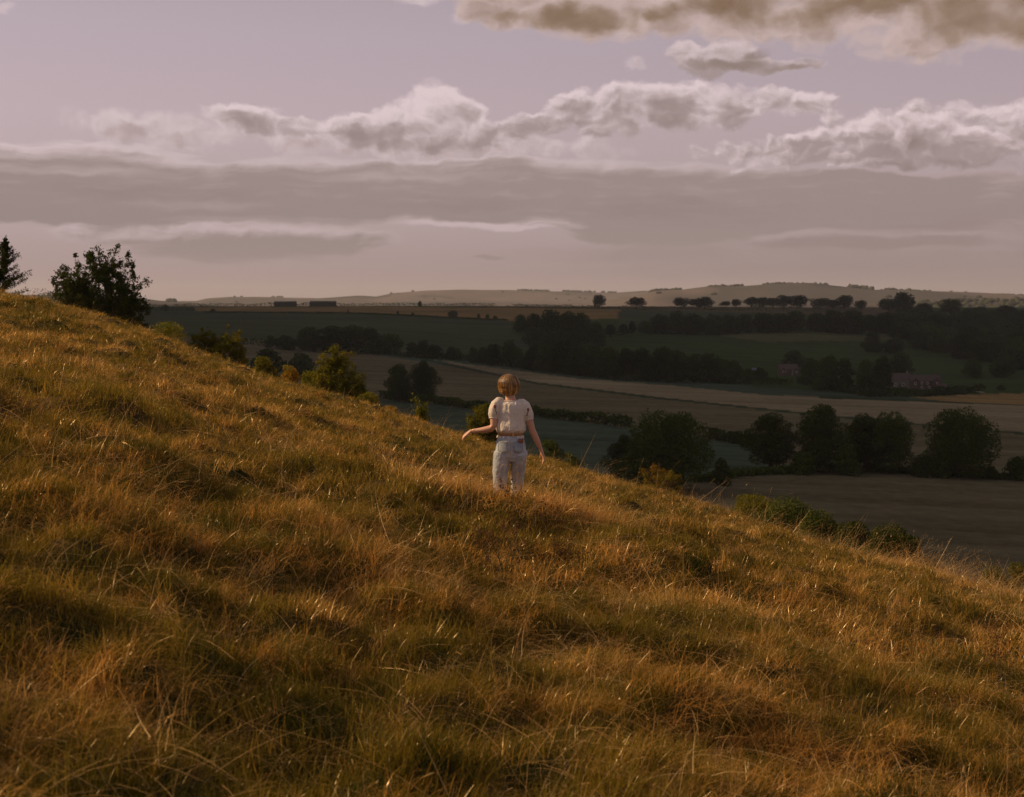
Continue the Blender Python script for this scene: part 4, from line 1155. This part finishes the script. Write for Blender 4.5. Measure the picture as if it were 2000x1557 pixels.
def house(name, px, base, label, cat, L, W, H, R, wall, roof, wins, rot=0, gables=(), chims=(), door=None, z=None, P=None):
    P = P or hit(px, base)
    e = bpy.data.objects.new(name, None); COL.objects.link(e); e.location = P; e.rotation_euler = (0, 0, rot)
    part('wall', e, lambda V, Fc: bx(V, Fc, -L / 2, L / 2, 0, W, -1.5, H), wall)
    rf = part('roof', e, lambda V, Fc: gable(V, Fc, -L / 2, L / 2, 0, W, H + .003, R), roof)
    for cx in chims: part('chimney', e, lambda V, Fc: (bx(V, Fc, cx - .45, cx + .45, W / 2 - .35, W / 2 + .35, H, H + R + 1.3), bx(V, Fc, cx - .2, cx + .2, W / 2 - .2, W / 2 + .2, H + R + 1.303, H + R + 1.7)), wall)
    for gx, gw, gh in gables:      # cross gables that face the camera
        q = part('gable_wing', e, lambda V, Fc: bx(V, Fc, gx - gw / 2, gx + gw / 2, -1.6, -.003, -1.5, gh), wall)
        part('wing_roof', e, lambda V, Fc: gable(V, Fc, gx - gw / 2, gx + gw / 2, -1.6, W * .45, gh + .004, gw * .55, .25, 'y'), roof)
        w = part('window', e, lambda V, Fc: bx(V, Fc, gx - .6, gx + .6, -1.66, -1.603, gh - 2.0, gh - .7), MB_FRAME)
        part('pane', w, lambda V, Fc: bx(V, Fc, gx - .48, gx + .48, -1.70, -1.662, gh - 1.88, gh - .82), MB_WIN)
    for wx, wz in wins:
        w = part('window', e, lambda V, Fc: bx(V, Fc, wx - .6, wx + .6, -.06, -.003, wz, wz + 1.3), MB_FRAME)
        part('pane', w, lambda V, Fc: bx(V, Fc, wx - .48, wx + .48, -.10, -.063, wz + .12, wz + 1.18), MB_WIN)
    if door is not None: part('door', e, lambda V, Fc: bx(V, Fc, door - .5, door + .5, -.06, -.003, -.2, 2.0), MB_TIMBER)
    tag(e, label, cat); return e
# village below the wood
house('cottage', 1541, 735, 'small brick cottage with a dark roof half hidden by trees, leftmost house', 'house', 13, 7, 4.6, 3.6, MB_BRICK, MB_TILE, [(-2.5, 2.8), (2.8, 2.8), (2.8, .6)], .1, gables=((-4.6, 3.4, 4.4), (4.8, 3.0, 4.0)), chims=(-5.9,), door=0)
house('stone_barn', 1758, 757, 'grey stone barn with a big pitched roof, left of the brick farmhouse', 'barn', 14, 8, 4.2, 4.4, MB_STONE, MB_TILE, [(-3, 1.2), (2, 1.2)], .06, chims=(5.5,), door=-.3)
house('farmhouse', 1808, 762, 'brick farmhouse with pale gables and dark roof, right of the stone barn', 'house', 17, 7, 5.2, 3.6, MB_BRICK, MB_TILE, [(-2.2, 3.4), (1.0, 3.4), (-2.2, .8), (2.0, .8)], -.08, gables=((-6.3, 3.8, 5.2), (6.2, 4.6, 5.2)), chims=(-8.0, 7.6), door=.3)
house('outhouse', 1840, 764, 'low pale lean-to outhouse at the right end of the brick farmhouse', 'outhouse', 5.5, 5, 2.6, 1.6, MB_STONE, MB_TILE, [(0, .8)], -.08)
house('metal_shed', 1925, 695, 'blue-grey shed among the trees of the right-hand wood', 'shed', 10, 8, 3.4, 1.8, simple_mat('blue_metal', (.10, .14, .16), (.14, .19, .21)), MB_SLATE, [], .15, door=1.5)
house('farm_shed', 1472, 727, 'small low grey shed roof left of the leftmost cottage', 'shed', 7, 4, 1.8, 1.1, MB_STONE, MB_SLATE, [], .1)
# long barns on the skyline
def skyline_barn(px, w, top, label):
    D = 2010; P = near_ground(px, D); L = w / F * D
    e = bpy.data.objects.new('long_barn', None); COL.objects.link(e); e.location = P; e.rotation_euler = (0, 0, .03)
    H = (HORIZON - top) / F * D + EYE - P.z
    part('wall', e, lambda V, Fc: bx(V, Fc, -L / 2, L / 2, 0, 14, -4, H - 2.0), MB_TIMBER)
    def rf(V, Fc):
        o = len(V); V.extend([(-L / 2 - .4, -.6, H - 1.997), (L / 2 + .4, -.6, H - 1.997), (L / 2 + .4, 14.6, H - 1.997), (-L / 2 - .4, 14.6, H - 1.997), (-L / 2 - .4, 7, H), (L / 2 + .4, 7, H)])
        Fc.extend([(o, o + 1, o + 5, o + 4), (o + 2, o + 3, o + 4, o + 5), (o + 3, o, o + 4), (o + 1, o + 2, o + 5), (o + 3, o + 2, o + 1, o)])
    part('roof', e, rf, MB_TIMBER)
    for k in range(5):
        x = -L / 2 + L * (k + .5) / 5
        part('door', e, lambda V, Fc: bx(V, Fc, x - 1.8, x + 1.8, -.08, -.004, -1, H - 3.2), MB_TILE)
    tag(e, label, 'barn')
skyline_barn(557, 42, 588.5, 'shorter long dark barn on the skyline, left of the two')
skyline_barn(631, 50, 588, 'longer dark barn on the skyline, right of the two')
def pale_track():
    pts = [(1893, 765.5), (1905, 766.5), (1922, 768.5)]
    P = [hit(*p) for p in pts]; V = []; Fc = []
    for p in P: V += [(p.x, p.y - 4, p.z + .5), (p.x, p.y + 4, p.z + .5)]
    for k in range(len(P) - 1): Fc.append((2 * k, 2 * k + 2, 2 * k + 3, 2 * k + 1))
    tag(obj('farm_track', mesh_from('farm_track', V, Fc, simple_mat('chalk', (.40, .34, .26), (.5, .44, .34)))), kind='structure')
pale_track()
# ------------------------------------------------------------------ the woman, seen from behind
def loft(rings, n=20, cap=True):
    """rings: (centre, normal-axis, width radius, depth radius, roll-axis); closed tube"""
    V = []; Fc = []
    for c, ax, ra, rb, side in rings:
        c = np.array(c, float); ax = np.array(ax, float); ax /= np.linalg.norm(ax)
        s = np.array(side, float); s -= ax * s.dot(ax); s /= np.linalg.norm(s); t = np.cross(ax, s)
        for k in range(n):
            a = 2 * math.pi * k / n
            V.append(c + s * ra * math.cos(a) + t * rb * math.sin(a))
    m = len(rings)
    for i in range(m - 1):
        for k in range(n):
            k2 = (k + 1) % n
            Fc.append((i * n + k, i * n + k2, (i + 1) * n + k2, (i + 1) * n + k))
    if cap:
        Fc.append(tuple(range(n))[::-1]); Fc.append(tuple((m - 1) * n + k for k in range(n)))
    return V, Fc
def limb(pts, side=(1, 0, 0), n=18):
    """pts: (x, y, z, ra, rb)"""
    P = [np.array(p[:3], float) for p in pts]; rings = []
    for i, p in enumerate(pts):
        d = P[min(i + 1, len(P) - 1)] - P[max(i - 1, 0)]
        rings.append((P[i], d, p[3], p[4] if len(p) > 4 else p[3], side))
    return loft(rings, n)
def ball(c, r, n=14):
    c = np.array(c, float); r = np.array(r, float) * np.ones(3); V = []; Fc = []
    for i in range(1, n):
        for k in range(2 * n):
            th = math.pi * i / n; ph = math.pi * k / n
            V.append(c + r * (math.sin(th) * math.cos(ph), math.sin(th) * math.sin(ph), math.cos(th)))
    V.append(c + r * (0, 0, 1)); V.append(c - r * (0, 0, 1)); N = 2 * n
    for i in range(n - 2):
        for k in range(N): Fc.append((i * N + k, (i + 1) * N + k, (i + 1) * N + (k + 1) % N, i * N + (k + 1) % N))
    t, b = len(V) - 2, len(V) - 1
    for k in range(N): Fc.append((t, k, (k + 1) % N)); Fc.append((b, (n - 2) * N + (k + 1) % N, (n - 2) * N + k))
    return V, Fc
def fuse(name, pieces, mat, parent, voxel=.004, smooth=6, disp=None):
    V = []; Fc = []
    for v, f in pieces:
        o = len(V); V += [tuple(p) for p in v]; Fc += [tuple(i + o for i in q) for q in f]
    me = bpy.data.meshes.new(name); me.from_pydata(V, [], Fc); me.update()
    bm = bmesh.new(); bm.from_mesh(me); bmesh.ops.recalc_face_normals(bm, faces=bm.faces); bm.to_mesh(me); bm.free()
    me.materials.append(mat)
    o = obj(name, me, parent)
    r = o.modifiers.new('fuse', 'REMESH'); r.mode = 'VOXEL'; r.voxel_size = voxel; r.use_smooth_shade = True
    s = o.modifiers.new('soften', 'SMOOTH'); s.factor = .5; s.iterations = smooth
    if disp:
        for tname, kind, size, st, vec in disp:
            tx = bpy.data.textures.new(tname, 'CLOUDS'); tx.noise_scale = size; tx.noise_depth = 2
            d = o.modifiers.new('folds', 'DISPLACE'); d.texture = tx; d.strength = st; d.mid_level = .5
            e = bpy.data.objects.new('fold_axes', None)
            d.texture_coords = 'LOCAL'
    return o

def skin_mat():
    m, g = material('skin')
    n = g.noise(wpos(g), 30, 3, .5)
    b = pbsdf(g, g.mix(n, (.50, .265, .165), (.60, .34, .22)), .5, .35, Subsurface_Weight=.15, Subsurface_Radius=(.01, .004, .002))
    return finish(m, g, b)
def cloth_mat(name, c1, c2, scale=40, trans=0.0, fold=None):
    m, g = material(name)
    tc = g.n('ShaderNodeTexCoord'); P = E(g, tc.outputs['Object'])
    n = g.noise(P, scale, 4, .6); n2 = g.noise(P, 9, 3, .6)
    c = g.mix(g.step(n * .5 + n2 * .5, .38, .62), c1, c2)
    h = n * .2
    if fold is not None:      # gathers running down the cloth
        f = g.noise(g.v('MULTIPLY', P, fold), 1, 3, .55)
        h = h + f * 1.6
    d = pbsdf(g, c, .85, .1, bump(g, h, .012, .9), Sheen_Weight=.3, Sheen_Roughness=.4)
    if trans:
        tr = g.n('ShaderNodeBsdfTranslucent'); g.put(tr.inputs[0], c)
        ms = g.n('ShaderNodeMixShader'); ms.inputs[0].default_value = trans
        g.t.links.new(d, ms.inputs[1]); g.t.links.new(tr.outputs[0], ms.inputs[2]); d = ms.outputs[0]
    return finish(m, g, d)

def jeans_mat():
    m, g = material('faded_denim')
    tc = g.n('ShaderNodeTexCoord'); P = E(g, tc.outputs['Object'])
    n = g.noise(P, 55, 4, .65); n2 = g.noise(P, 6.5, 3, .6)
    c = g.mix(g.step(n2 + (n - .5) * .25, .38, .66), (.32, .355, .375), (.43, .455, .465))
    f = g.noise(g.v('MULTIPLY', P, (9, 9, 16)), 1, 3, .6)
    return finish(m, g, pbsdf(g, c, .85, .1, bump(g, f * 1.3 + n * .2, .014, .8), Sheen_Weight=.3))

def build_woman():
    Z0 = EYE - (1055 - HORIZON) / F * PY
    e = bpy.data.objects.new('person', None); COL.objects.link(e); e.location = (PX, PY, Z0)
    MS = skin_mat()
    X = (1, 0, 0)
    pcs = []
    # --- body: one fused surface. x right, y away from the camera, z up; heights in metres above the heel
    pcs.append(limb([(.004, -.005, .80, .135, .095), (.004, 0, .92, .150, .10), (.006, .005, 1.02, .110, .082), (.01, .012, 1.12, .118, .085), (.012, .018, 1.24, .138, .09), (.012, .022, 1.32, .135, .075), (.008, .024, 1.360, .07, .052)]))
    pcs.append(limb([(.006, .020, 1.33, .066, .052), (.003, .030, 1.385, .049, .046), (-.006, .050, 1.45, .043, .045), (-.012, .062, 1.49, .045, .046)]))          # neck
    pcs.append(ball((-.014, .068, 1.508), (.070, .088, .098)))                                     # skull
    pcs.append(limb([(-.022, .100, 1.50, .056, .045), (-.030, .118, 1.455, .042, .034), (-.034, .128, 1.425, .022, .018)]))   # face and jaw, bowed a little
    pcs.append(limb([(-.036, .150, 1.505, .008, .008), (-.042, .170, 1.480, .011, .012), (-.040, .158, 1.470, .008, .008)], n=10))                # nose
    pcs.append(ball((-.037, .156, 1.450), (.020, .008, .008), 8))                                    # mouth
    for sx in (-1, 1): pcs.append(ball((-.014 + sx * .071, .066, 1.497), (.010, .017, .028), 8))      # ears
    # shoulders and arms
    L = [(-.08, .018, 1.325, .042, .04), (-.125, .012, 1.300, .044, .042), (-.150, -.004, 1.25, .043, .043), (-.155, -.020, 1.18, .039, .040), (-.158, -.034, 1.115, .034, .036),
         (-.180, -.030, 1.090, .034, .034), (-.235, -.010, 1.074, .034, .032), (-.300, .015, 1.064, .027, .026), (-.365, .040, 1.056, .020, .021), (-.385, .048, 1.052, .020, .018)]
    R = [(.09, .020, 1.318, .042, .04), (.140, .014, 1.288, .043, .042), (.172, .006, 1.235, .042, .042), (.190, .000, 1.17, .037, .038), (.215, .000, 1.075, .033, .034),
         (.240, .010, 1.015, .034, .033), (.272, .028, .945, .029, .028), (.298, .045, .885, .021, .022), (.305, .050, .868, .019, .019)]
    pcs.append(limb(L)); pcs.append(limb(R))
    # hands: palm plus five bent fingers each
    def hand(w, d, side, nrm, curl, sc=1.0):
        """w wrist point, d direction of the hand, side towards the thumb, nrm back of the hand"""
        w, d, side, nrm = (np.array(q, float) for q in (w, d, side, nrm))
        d /= np.linalg.norm(d); side -= d * side.dot(d); side /= np.linalg.norm(side); nrm = np.cross(side, d) * (1 if np.cross(side, d).dot(nrm) > 0 else -1)
        pc = []
        pc.append(loft([(w - d * .012, d, .021, .018, side), (w + d * .02, d, .030, .016, side), (w + d * .05, d, .037, .015, side), (w + d * .078, d, .036, .012, side)], 16))
        for k, (off, ln) in enumerate(((.027, .068), (.009, .076), (-.009, .071), (-.026, .055))):
            p = w + d * .072 + side * off; dirv = d.copy(); q = [tuple(p - d * .012) + (.0085,)]
            ang = 0
            for j, fr in enumerate((.45, .30, .25)):
                ang += curl * (1 + .15 * k) * (.7 if j == 0 else 1)
                dv = d * math.cos(ang) - nrm * math.sin(ang) + side * off * 3.2
                p = p + dv * ln * fr; q.append(tuple(p) + ((.0082, .0074, .0062)[j],))
            pc.append(limb(q, side=tuple(side), n=10))
        p = w + d * .022 + side * .022; q = [tuple(p - side * .01) + (.012,)]
        for j, fr in enumerate((.034, .028, .022)):
            dv = d * (.70 + .12 * j) + side * (.66 - .22 * j) - nrm * .18 * (j + 1); dv /= np.linalg.norm(dv)
            p = p + dv * fr; q.append(tuple(p) + ((.0105, .009, .0075)[j],))
        pc.append(limb(q, side=tuple(nrm), n=10))
        return pc
    pcs += hand((-.385, .048, 1.052), (-.70, .28, -.50), (-.2, .8, .1), (-.5, -.2, .8), .30)
    pcs += hand((.305, .050, .868), (.33, .12, -.93), (-.2, .9, .1), (.9, .15, .3), .26)
    # legs and feet (hidden by jeans and grass)
    LL = [(-.072, -.005, .84, .078, .085), (-.090, .0, .66, .070, .075), (-.098, .005, .47, .050, .055), (-.100, .0, .33, .048, .052), (-.100, -.01, .12, .030, .034), (-.100, -.01, .03, .030, .036)]
    RL = [(.080, -.005, .84, .078, .085), (.078, .055, .67, .068, .072), (.066, .125, .50, .049, .053), (.064, .10, .35, .046, .050), (.064, .05, .15, .030, .033), (.064, .035, .07, .030, .034)]
    pcs.append(limb(LL)); pcs.append(limb(RL))
    for fx, fy, fz in ((-.100, -.01, .0), (.064, .035, .03)):
        pcs.append(limb([(fx, fy - .05, fz + .03, .026, .026), (fx, fy + .02, fz + .04, .034, .038), (fx - .004, fy + .10, fz + .026, .038, .024), (fx - .006, fy + .165, fz + .014, .030, .013)], side=X))
    fuse('body', pcs, MS, e, .004, 4)

    # --- hair: a short fair bob, cut straight at the nape
    m, g = material('fair_hair')
    tc = g.n('ShaderNodeTexCoord'); P = E(g, tc.outputs['Object'])
    q = g.v('SUBTRACT', P, (-.014, .07, 1.50)); hx, hy, hz = g.sep(q)
    ang = g.m('ARCTAN2', hx, hy)
    st = g.noise(g.xyz(ang * 9.0, hz * 3.0, 0.0), 1, 4, .65)
    hb = pbsdf(g, g.mix(g.step(st, .40, .62), (.13, .056, .013), (.56, .31, .095)), .38, .5, bump(g, st, .006, 1.0), Anisotropic=.5)
    finish(m, g, hb)
    hp = [ball((-.013, .052, 1.512), (.094, .100, .096), 18),
          limb([(-.013, .046, 1.535, .090, .092), (-.014, .040, 1.50, .104, .101), (-.014, .040, 1.475, .105, .100), (-.015, .044, 1.455, .100, .094), (-.016, .050, 1.440, .088, .082), (-.016, .054, 1.431, .072, .068)], n=28)]
    h = fuse('hair', hp, m, e, .005, 5)
    tx = bpy.data.textures.new('hair_locks', 'CLOUDS'); tx.noise_scale = .03; tx.noise_depth = 1
    dd = h.modifiers.new('locks', 'DISPLACE'); dd.texture = tx; dd.strength = .012; dd.mid_level = .5; dd.texture_coords = 'LOCAL'
    # loose strands: fine ribbons laid over the cap and a few flyaways at the crown
    rg = np.random.default_rng(4); V = []; Fc = []
    for i in range(1700):
        a = rg.random() * 2 * math.pi; l0 = rg.uniform(.0, .9)
        c = np.array([-.014, .044, 1.512]); fly = rg.random() < .09
        pts = []
        for s in np.linspace(0, 1, 8):
            th = l0 + (1.98 - l0 + .16 * math.sin(i * 2.7 + a * 5)) * s; 
            r = .1035 + rg.normal(0, .0022) + (.018 * s * (1 - l0) if fly else .0015) 
            p = c + np.array([math.sin(a + .25 * s) * math.sin(th) * r * 1.02, -math.cos(a + .25 * s) * math.sin(th) * r, math.cos(th) * r * .98])
            if th > 1.45:
                k = (th - 1.45) / .55; p[2] = 1.512 - .014 - .062 * k
                sh = 1 - .22 * k ** 2.2; p[0] = -.015 + (p[0] + .015) * sh; p[1] = (.044 + .012 * k) + (p[1] - .044) * sh
            pts.append(p)
        w = rg.uniform(.0009, .0019); o = len(V)
        t = np.array([math.cos(a), math.sin(a), 0])
        for k, p in enumerate(pts):
            ww = w * (1 - .6 * k / 7); V += [p - t * ww, p + t * ww]
        for k in range(7): Fc.append((o + 2 * k, o + 2 * k + 1, o + 2 * k + 3, o + 2 * k + 2))
    for i in range(60):                                   # lifted wisps at the crown
        a = rg.normal(.25, .8); p = np.array([-.014 + .05 * math.sin(a) * rg.random(), .03 + .04 * rg.random(), 1.600])
        d = np.array([rg.normal(.3, .5), rg.normal(0, .3), rg.uniform(.1, .6)]); o = len(V)
        for k in range(6):
            V += [p - (0, 0, .0007), p + (0, 0, .0007)]; p = p + d * .007; d = d + np.array([rg.normal(.12, .1), 0, -.28])
        for k in range(5): Fc.append((o + 2 * k, o + 2 * k + 1, o + 2 * k + 3, o + 2 * k + 2))
    obj('hair_strands', mesh_from('hair_strands', [tuple(v) for v in V], Fc, m), h)

    # --- blouse: gathered at the neck, puffed sleeves, drawn in at the waist
    MW = cloth_mat('cream_cotton', (.74, .64, .51), (.84, .75, .62), 60, .18, fold=(34, 34, 3.2))
    def ring(z, cx, cy_, ra, rb, n=72, amp=0.0, ph=0.0, fr=11):
        out = []
        for k in range(n):
            a = 2 * math.pi * k / n
            f = 1 + amp * (math.sin(a * fr + ph) * .6 + math.sin(a * (fr * 1.7) + 1.3 + ph * 2) * .4)
            out.append((cx + ra * f * math.cos(a), cy_ + rb * f * math.sin(a), z))
        return out
    def stack(rings):
        n = len(rings[0]); V = [p for r in rings for p in r]; Fc = []
        for i in range(len(rings) - 1):
            for k in range(n): Fc.append((i * n + k, i * n + (k + 1) % n, (i + 1) * n + (k + 1) % n, (i + 1) * n + k))
        Fc.append(tuple(range(n))[::-1]); Fc.append(tuple((len(rings) - 1) * n + k for k in range(n)))
        return V, Fc
    tor = stack([ring(.992, .006, .006, .134, .098, amp=0.076, fr=17), ring(1.012, .006, .006, .128, .094, amp=0.051, fr=17), ring(1.026, .006, .006, .114, .084, amp=0.051, fr=17), ring(1.040, .006, .006, .116, .088, amp=0.051, fr=15),
                 ring(1.052, .008, .000, .136, .108, amp=0.051, fr=13, ph=.2), ring(1.075, .009, -.004, .146, .118, amp=0.043, ph=.4), ring(1.12, .012, -.002, .146, .116, amp=0.037, ph=.7), ring(1.18, .016, .004, .136, .108, amp=0.037, ph=.9),
                 ring(1.25, .017, .010, .136, .104, amp=0.034, ph=1), ring(1.30, .015, .014, .142, .096, amp=0.037, ph=1), ring(1.325, .012, .016, .134, .090, amp=0.060, fr=15, ph=1), ring(1.345, .008, .020, .112, .078, amp=0.076, fr=17, ph=1), ring(1.357, .005, .024, .086, .064, amp=0.085, fr=19, ph=1)])
    def sleeve(pts, side):
        rr = []
        P_ = [np.array(p[:3], float) for p in pts]
        for i, p in enumerate(pts):
            d = P_[min(i + 1, len(P_) - 1)] - P_[max(i - 1, 0)]; d /= np.linalg.norm(d)
            s = np.array((0, 1.0, 0)); s -= d * s.dot(d); s /= np.linalg.norm(s); t = np.cross(d, s)
            r = []
            for k in range(48):
                a = 2 * math.pi * k / 48; f = 1 + p[4] * (math.sin(a * 9 + i * .4) * .6 + math.sin(a * 15 + 1) * .4)
                r.append(tuple(P_[i] + (s * math.cos(a) + t * math.sin(a)) * p[3] * f))
            rr.append(r)
        return stack(rr)
    SL = [(-.060, .018, 1.345, .040, 0), (-.100, .016, 1.342, .054, .02), (-.130, .010, 1.315, .060, .03), (-.146, .002, 1.270, .062, .03), (-.153, -.006, 1.225, .060, .035), (-.155, -.012, 1.198, .050, .05), (-.156, -.015, 1.190, .043, .05), (-.157, -.017, 1.180, .050, .10)]
    SR = [(.075, .020, 1.335, .040, 0), (.112, .018, 1.328, .052, .02), (.145, .012, 1.300, .057, .03), (.164, .006, 1.258, .058, .03), (.178, .003, 1.215, .055, .035), (.186, .002, 1.186, .047, .05), (.188, .001, 1.178, .042, .05), (.191, .0, 1.168, .049, .10)]
    bl = fuse('blouse', [tor, sleeve(SL, -1), sleeve(SR, 1)], MW, e, .0042, 2)
    for nm, depth, st in (('crumple_fine', .045, .005), ('crumple_broad', .10, .010)):
        tx = bpy.data.textures.new(nm, 'CLOUDS'); tx.noise_scale = depth; tx.noise_depth = 2
        d = bl.modifiers.new('crumple', 'DISPLACE'); d.texture = tx; d.strength = st; d.mid_level = .5; d.texture_coords = 'LOCAL'
    # embroidered flowers on both sleeves
    MR = simple_mat('red_thread', (.22, .03, .03), (.32, .06, .05), 60); MG = simple_mat('brown_thread', (.10, .06, .04), (.16, .10, .06), 60)
    for side, (c0, sc) in ((-1, ((-.150, -.052, 1.305), 1.0)), (1, ((.180, -.046, 1.275), .85))):
        V = []; Fc = []; V2 = []; F2 = []
        c0 = np.array(c0)
        for k in range(6):
            a = k * 1.05; p = c0 + np.array([side * -.003, -.006, 0]) + np.array([math.cos(a) * .009, -.002, math.sin(a) * .011]) * sc
            b = ball(p, (.0065 * sc, .004, .0065 * sc), 6); o = len(V); V += b[0]; Fc += [tuple(i + o for i in f) for f in b[1]]
        for k in range(9):
            p = c0 + np.array([side * (-.006 + .0018 * k * -1), -.008 - .001 * k, -.016 - .007 * k]) * sc + np.array([math.sin(k * 1.3) * .004, 0, 0])
            b = ball(p, (.0042, .003, .005), 6); o = len(V2); V2 += b[0]; F2 += [tuple(i + o for i in f) for f in b[1]]
        fl = obj('embroidery', mesh_from('embroidery', [tuple(v) for v in V], Fc, MR), bl)
        obj('embroidered_stem', mesh_from('embroidered_stem', [tuple(v) for v in V2], F2, MG), bl)
    # neck binding and tie
    nb = limb([(.005 + .086 * math.sin(a), .024 - .066 * math.cos(a), 1.357 + .0 * math.cos(a), .0045) for a in np.linspace(-2.5, 2.5, 26)], side=(0, 0, 1), n=8)
    obj('neck_binding', mesh_from('neck_binding', [tuple(v) for v in nb[0]], nb[1], cloth_mat('binding', (.62, .52, .42), (.7, .6, .5))), bl)

    # --- jeans
    MJ = jeans_mat()
    hips = limb([(.006, .002, 1.020, .118, .088), (.006, 0, .985, .132, .096), (.006, -.006, .93, .144, .106), (.006, -.012, .875, .152, .112), (.006, -.010, .83, .150, .108), (.004, 0, .79, .134, .092)], n=28)
    jl = limb([(-.070, -.012, .86, .088, .104), (-.080, -.010, .78, .086, .100), (-.094, -.002, .66, .077, .086), (-.100, .004, .52, .067, .074), (-.102, .002, .40, .064, .068), (-.102, -.006, .22, .062, .064), (-.102, -.010, .10, .062, .066)], n=24)
    jr = limb([(.084, -.012, .86, .086, .102), (.084, .012, .78, .080, .096), (.078, .060, .66, .070, .082), (.070, .122, .51, .062, .070), (.068, .108, .40, .058, .064), (.066, .072, .24, .057, .060), (.065, .045, .13, .057, .062)], n=24)
    j = fuse('jeans', [hips, jl, jr], MJ, e, .0045, 5)
    for nm, depth, st in (('denim_creases', .06, .009),):
        tx = bpy.data.textures.new(nm, 'CLOUDS'); tx.noise_scale = depth; tx.noise_depth = 2
        d = j.modifiers.new('creases', 'DISPLACE'); d.texture = tx; d.strength = st; d.mid_level = .5; d.texture_coords = 'LOCAL'
    MSt = simple_mat('tan_stitching', (.30, .20, .11), (.40, .28, .17), 40)
    def on_seat(x, z, off=.004):      # point just proud of the back of the hips
        zz = [1.020, .985, .93, .875, .83, .79]; ra = np.interp(-z, [-q for q in zz], [.118, .132, .144, .152, .150, .134]); rb = np.interp(-z, [-q for q in zz], [.088, .096, .106, .112, .108, .095])
        cyy = np.interp(-z, [-q for q in zz], [.002, 0, -.006, -.012, -.010, 0])
        k = min(.97, abs(x - .006) / ra)
        return (x, cyy - (rb + off) * math.sqrt(1 - k * k), z)
    dk = cloth_mat('pocket_denim', (.21, .25, .28), (.34, .37, .39))
    for cx, tilt in ((-.070, -.008), (.078, .008)):
        g0 = [(-.046, .965), (.046, .965), (.046, .875), (0, .850), (-.046, .875)]
        def patch_(pts, off, name, mat, th=.006, parent=j):
            N = 7; V = []; Fc = []
            for i in range(N + 1):
                for k in range(N + 1):
                    u = i / N; v = k / N
                    x = -.046 + .092 * u; zt = .965; zb = .850 + .025 * abs(2 * u - 1)
                    z = zt + (zb - zt) * v
                    V.append(on_seat(cx + x + tilt * v, z, off))
            for i in range(N):
                for k in range(N): a = i * (N + 1) + k; Fc.append((a, a + 1, a + N + 2, a + N + 1))
            o = obj(name, mesh_from(name, V, Fc, mat), parent)
            so = o.modifiers.new('thickness', 'SOLIDIFY'); so.thickness = th; so.offset = -1
            return o
        pk = patch_(None, .010, 'back_pocket', dk)
        path = [(-.042, .958), (-.042, .877), (0, .855), (.042, .877), (.042, .958), (-.042, .958)]
        pts = []
        for a, b in zip(path, path[1:]):
            for t in np.linspace(0, 1, 7)[:-1]: pts.append(on_seat(cx + a[0] + (b[0] - a[0]) * t, a[1] + (b[1] - a[1]) * t, .0125) + (.0016,))
        v, f = limb(pts, n=6); obj('stitching', mesh_from('stitching', [tuple(q) for q in v], f, MSt), pk)
    # yoke and centre seams
    for path in ([(-.14, .985), (.004, .955)], [(.15, .985), (.004, .955)], [(.004, .985), (.004, .80)]):
        (a, b) = path; pts = [on_seat(a[0] + (b[0] - a[0]) * t, a[1] + (b[1] - a[1]) * t, .006) + (.0016,) for t in np.linspace(0, 1, 14)]
        v, f = limb(pts, n=6); obj('seam', mesh_from('seam', [tuple(q) for q in v], f, MSt), j)
    # leather patch on the waistband
    V = [on_seat(x, z, .012) for z in (.990, .952) for x in np.linspace(.082, .128, 5)]
    Fc = [(k, k + 1, 6 + k, 5 + k) for k in range(4)]
    o = obj('leather_patch', mesh_from('leather_patch', V, Fc, simple_mat('brown_leather', (.20, .08, .04), (.28, .12, .06), 30)), j)
    so = o.modifiers.new('thickness', 'SOLIDIFY'); so.thickness = .004; so.offset = -1
    # --- narrow tan belt over the blouse, with a small brass keeper
    rr = [ring(z, .006, .004, r1, r2) for z, r1, r2 in ((1.021, .119, .090), (1.021, .1245, .0955), (1.047, .1245, .0955), (1.047, .119, .090), (1.021, .119, .090))]
    n = 72; V = [p for r in rr for p in r]; Fc = [(i * n + k, i * n + (k + 1) % n, (i + 1) * n + (k + 1) % n, (i + 1) * n + k) for i in range(4) for k in range(n)]
    bt = obj('belt', mesh_from('belt', V, Fc, simple_mat('tan_leather', (.36, .18, .07), (.46, .25, .10), 30, .5)), e)
    mb, gg = material('brass'); finish(mb, gg, pbsdf(gg, (.8, .55, .25), .3, .5, Metallic=1.0))
    V, Fc = [], []; bx(V, Fc, .022, .040, -.101, -.094, 1.018, 1.050)
    obj('belt_keeper', mesh_from('belt_keeper', V, Fc, mb, smooth=False), bt)
    # --- thin gold bracelet on the raised wrist
    V = []; Fc = []; c = np.array([-.352, .035, 1.058]); ax = np.array([-.93, .35, -.12]); ax /= np.linalg.norm(ax)
    s = np.cross(ax, (0, 0, 1)); s /= np.linalg.norm(s); t = np.cross(ax, s)
    pts = [tuple(c + (s * math.cos(a) + t * math.sin(a)) * .0245) + (.0018,) for a in np.linspace(0, 2 * math.pi, 25)]
    v, f = limb(pts, side=tuple(ax), n=6); obj('bracelet', mesh_from('bracelet', [tuple(q) for q in v], f, mb), e)
    tag(e, 'short-haired woman seen from behind in cream blouse and faded jeans, walking down the grassy slope', 'person')
build_woman()
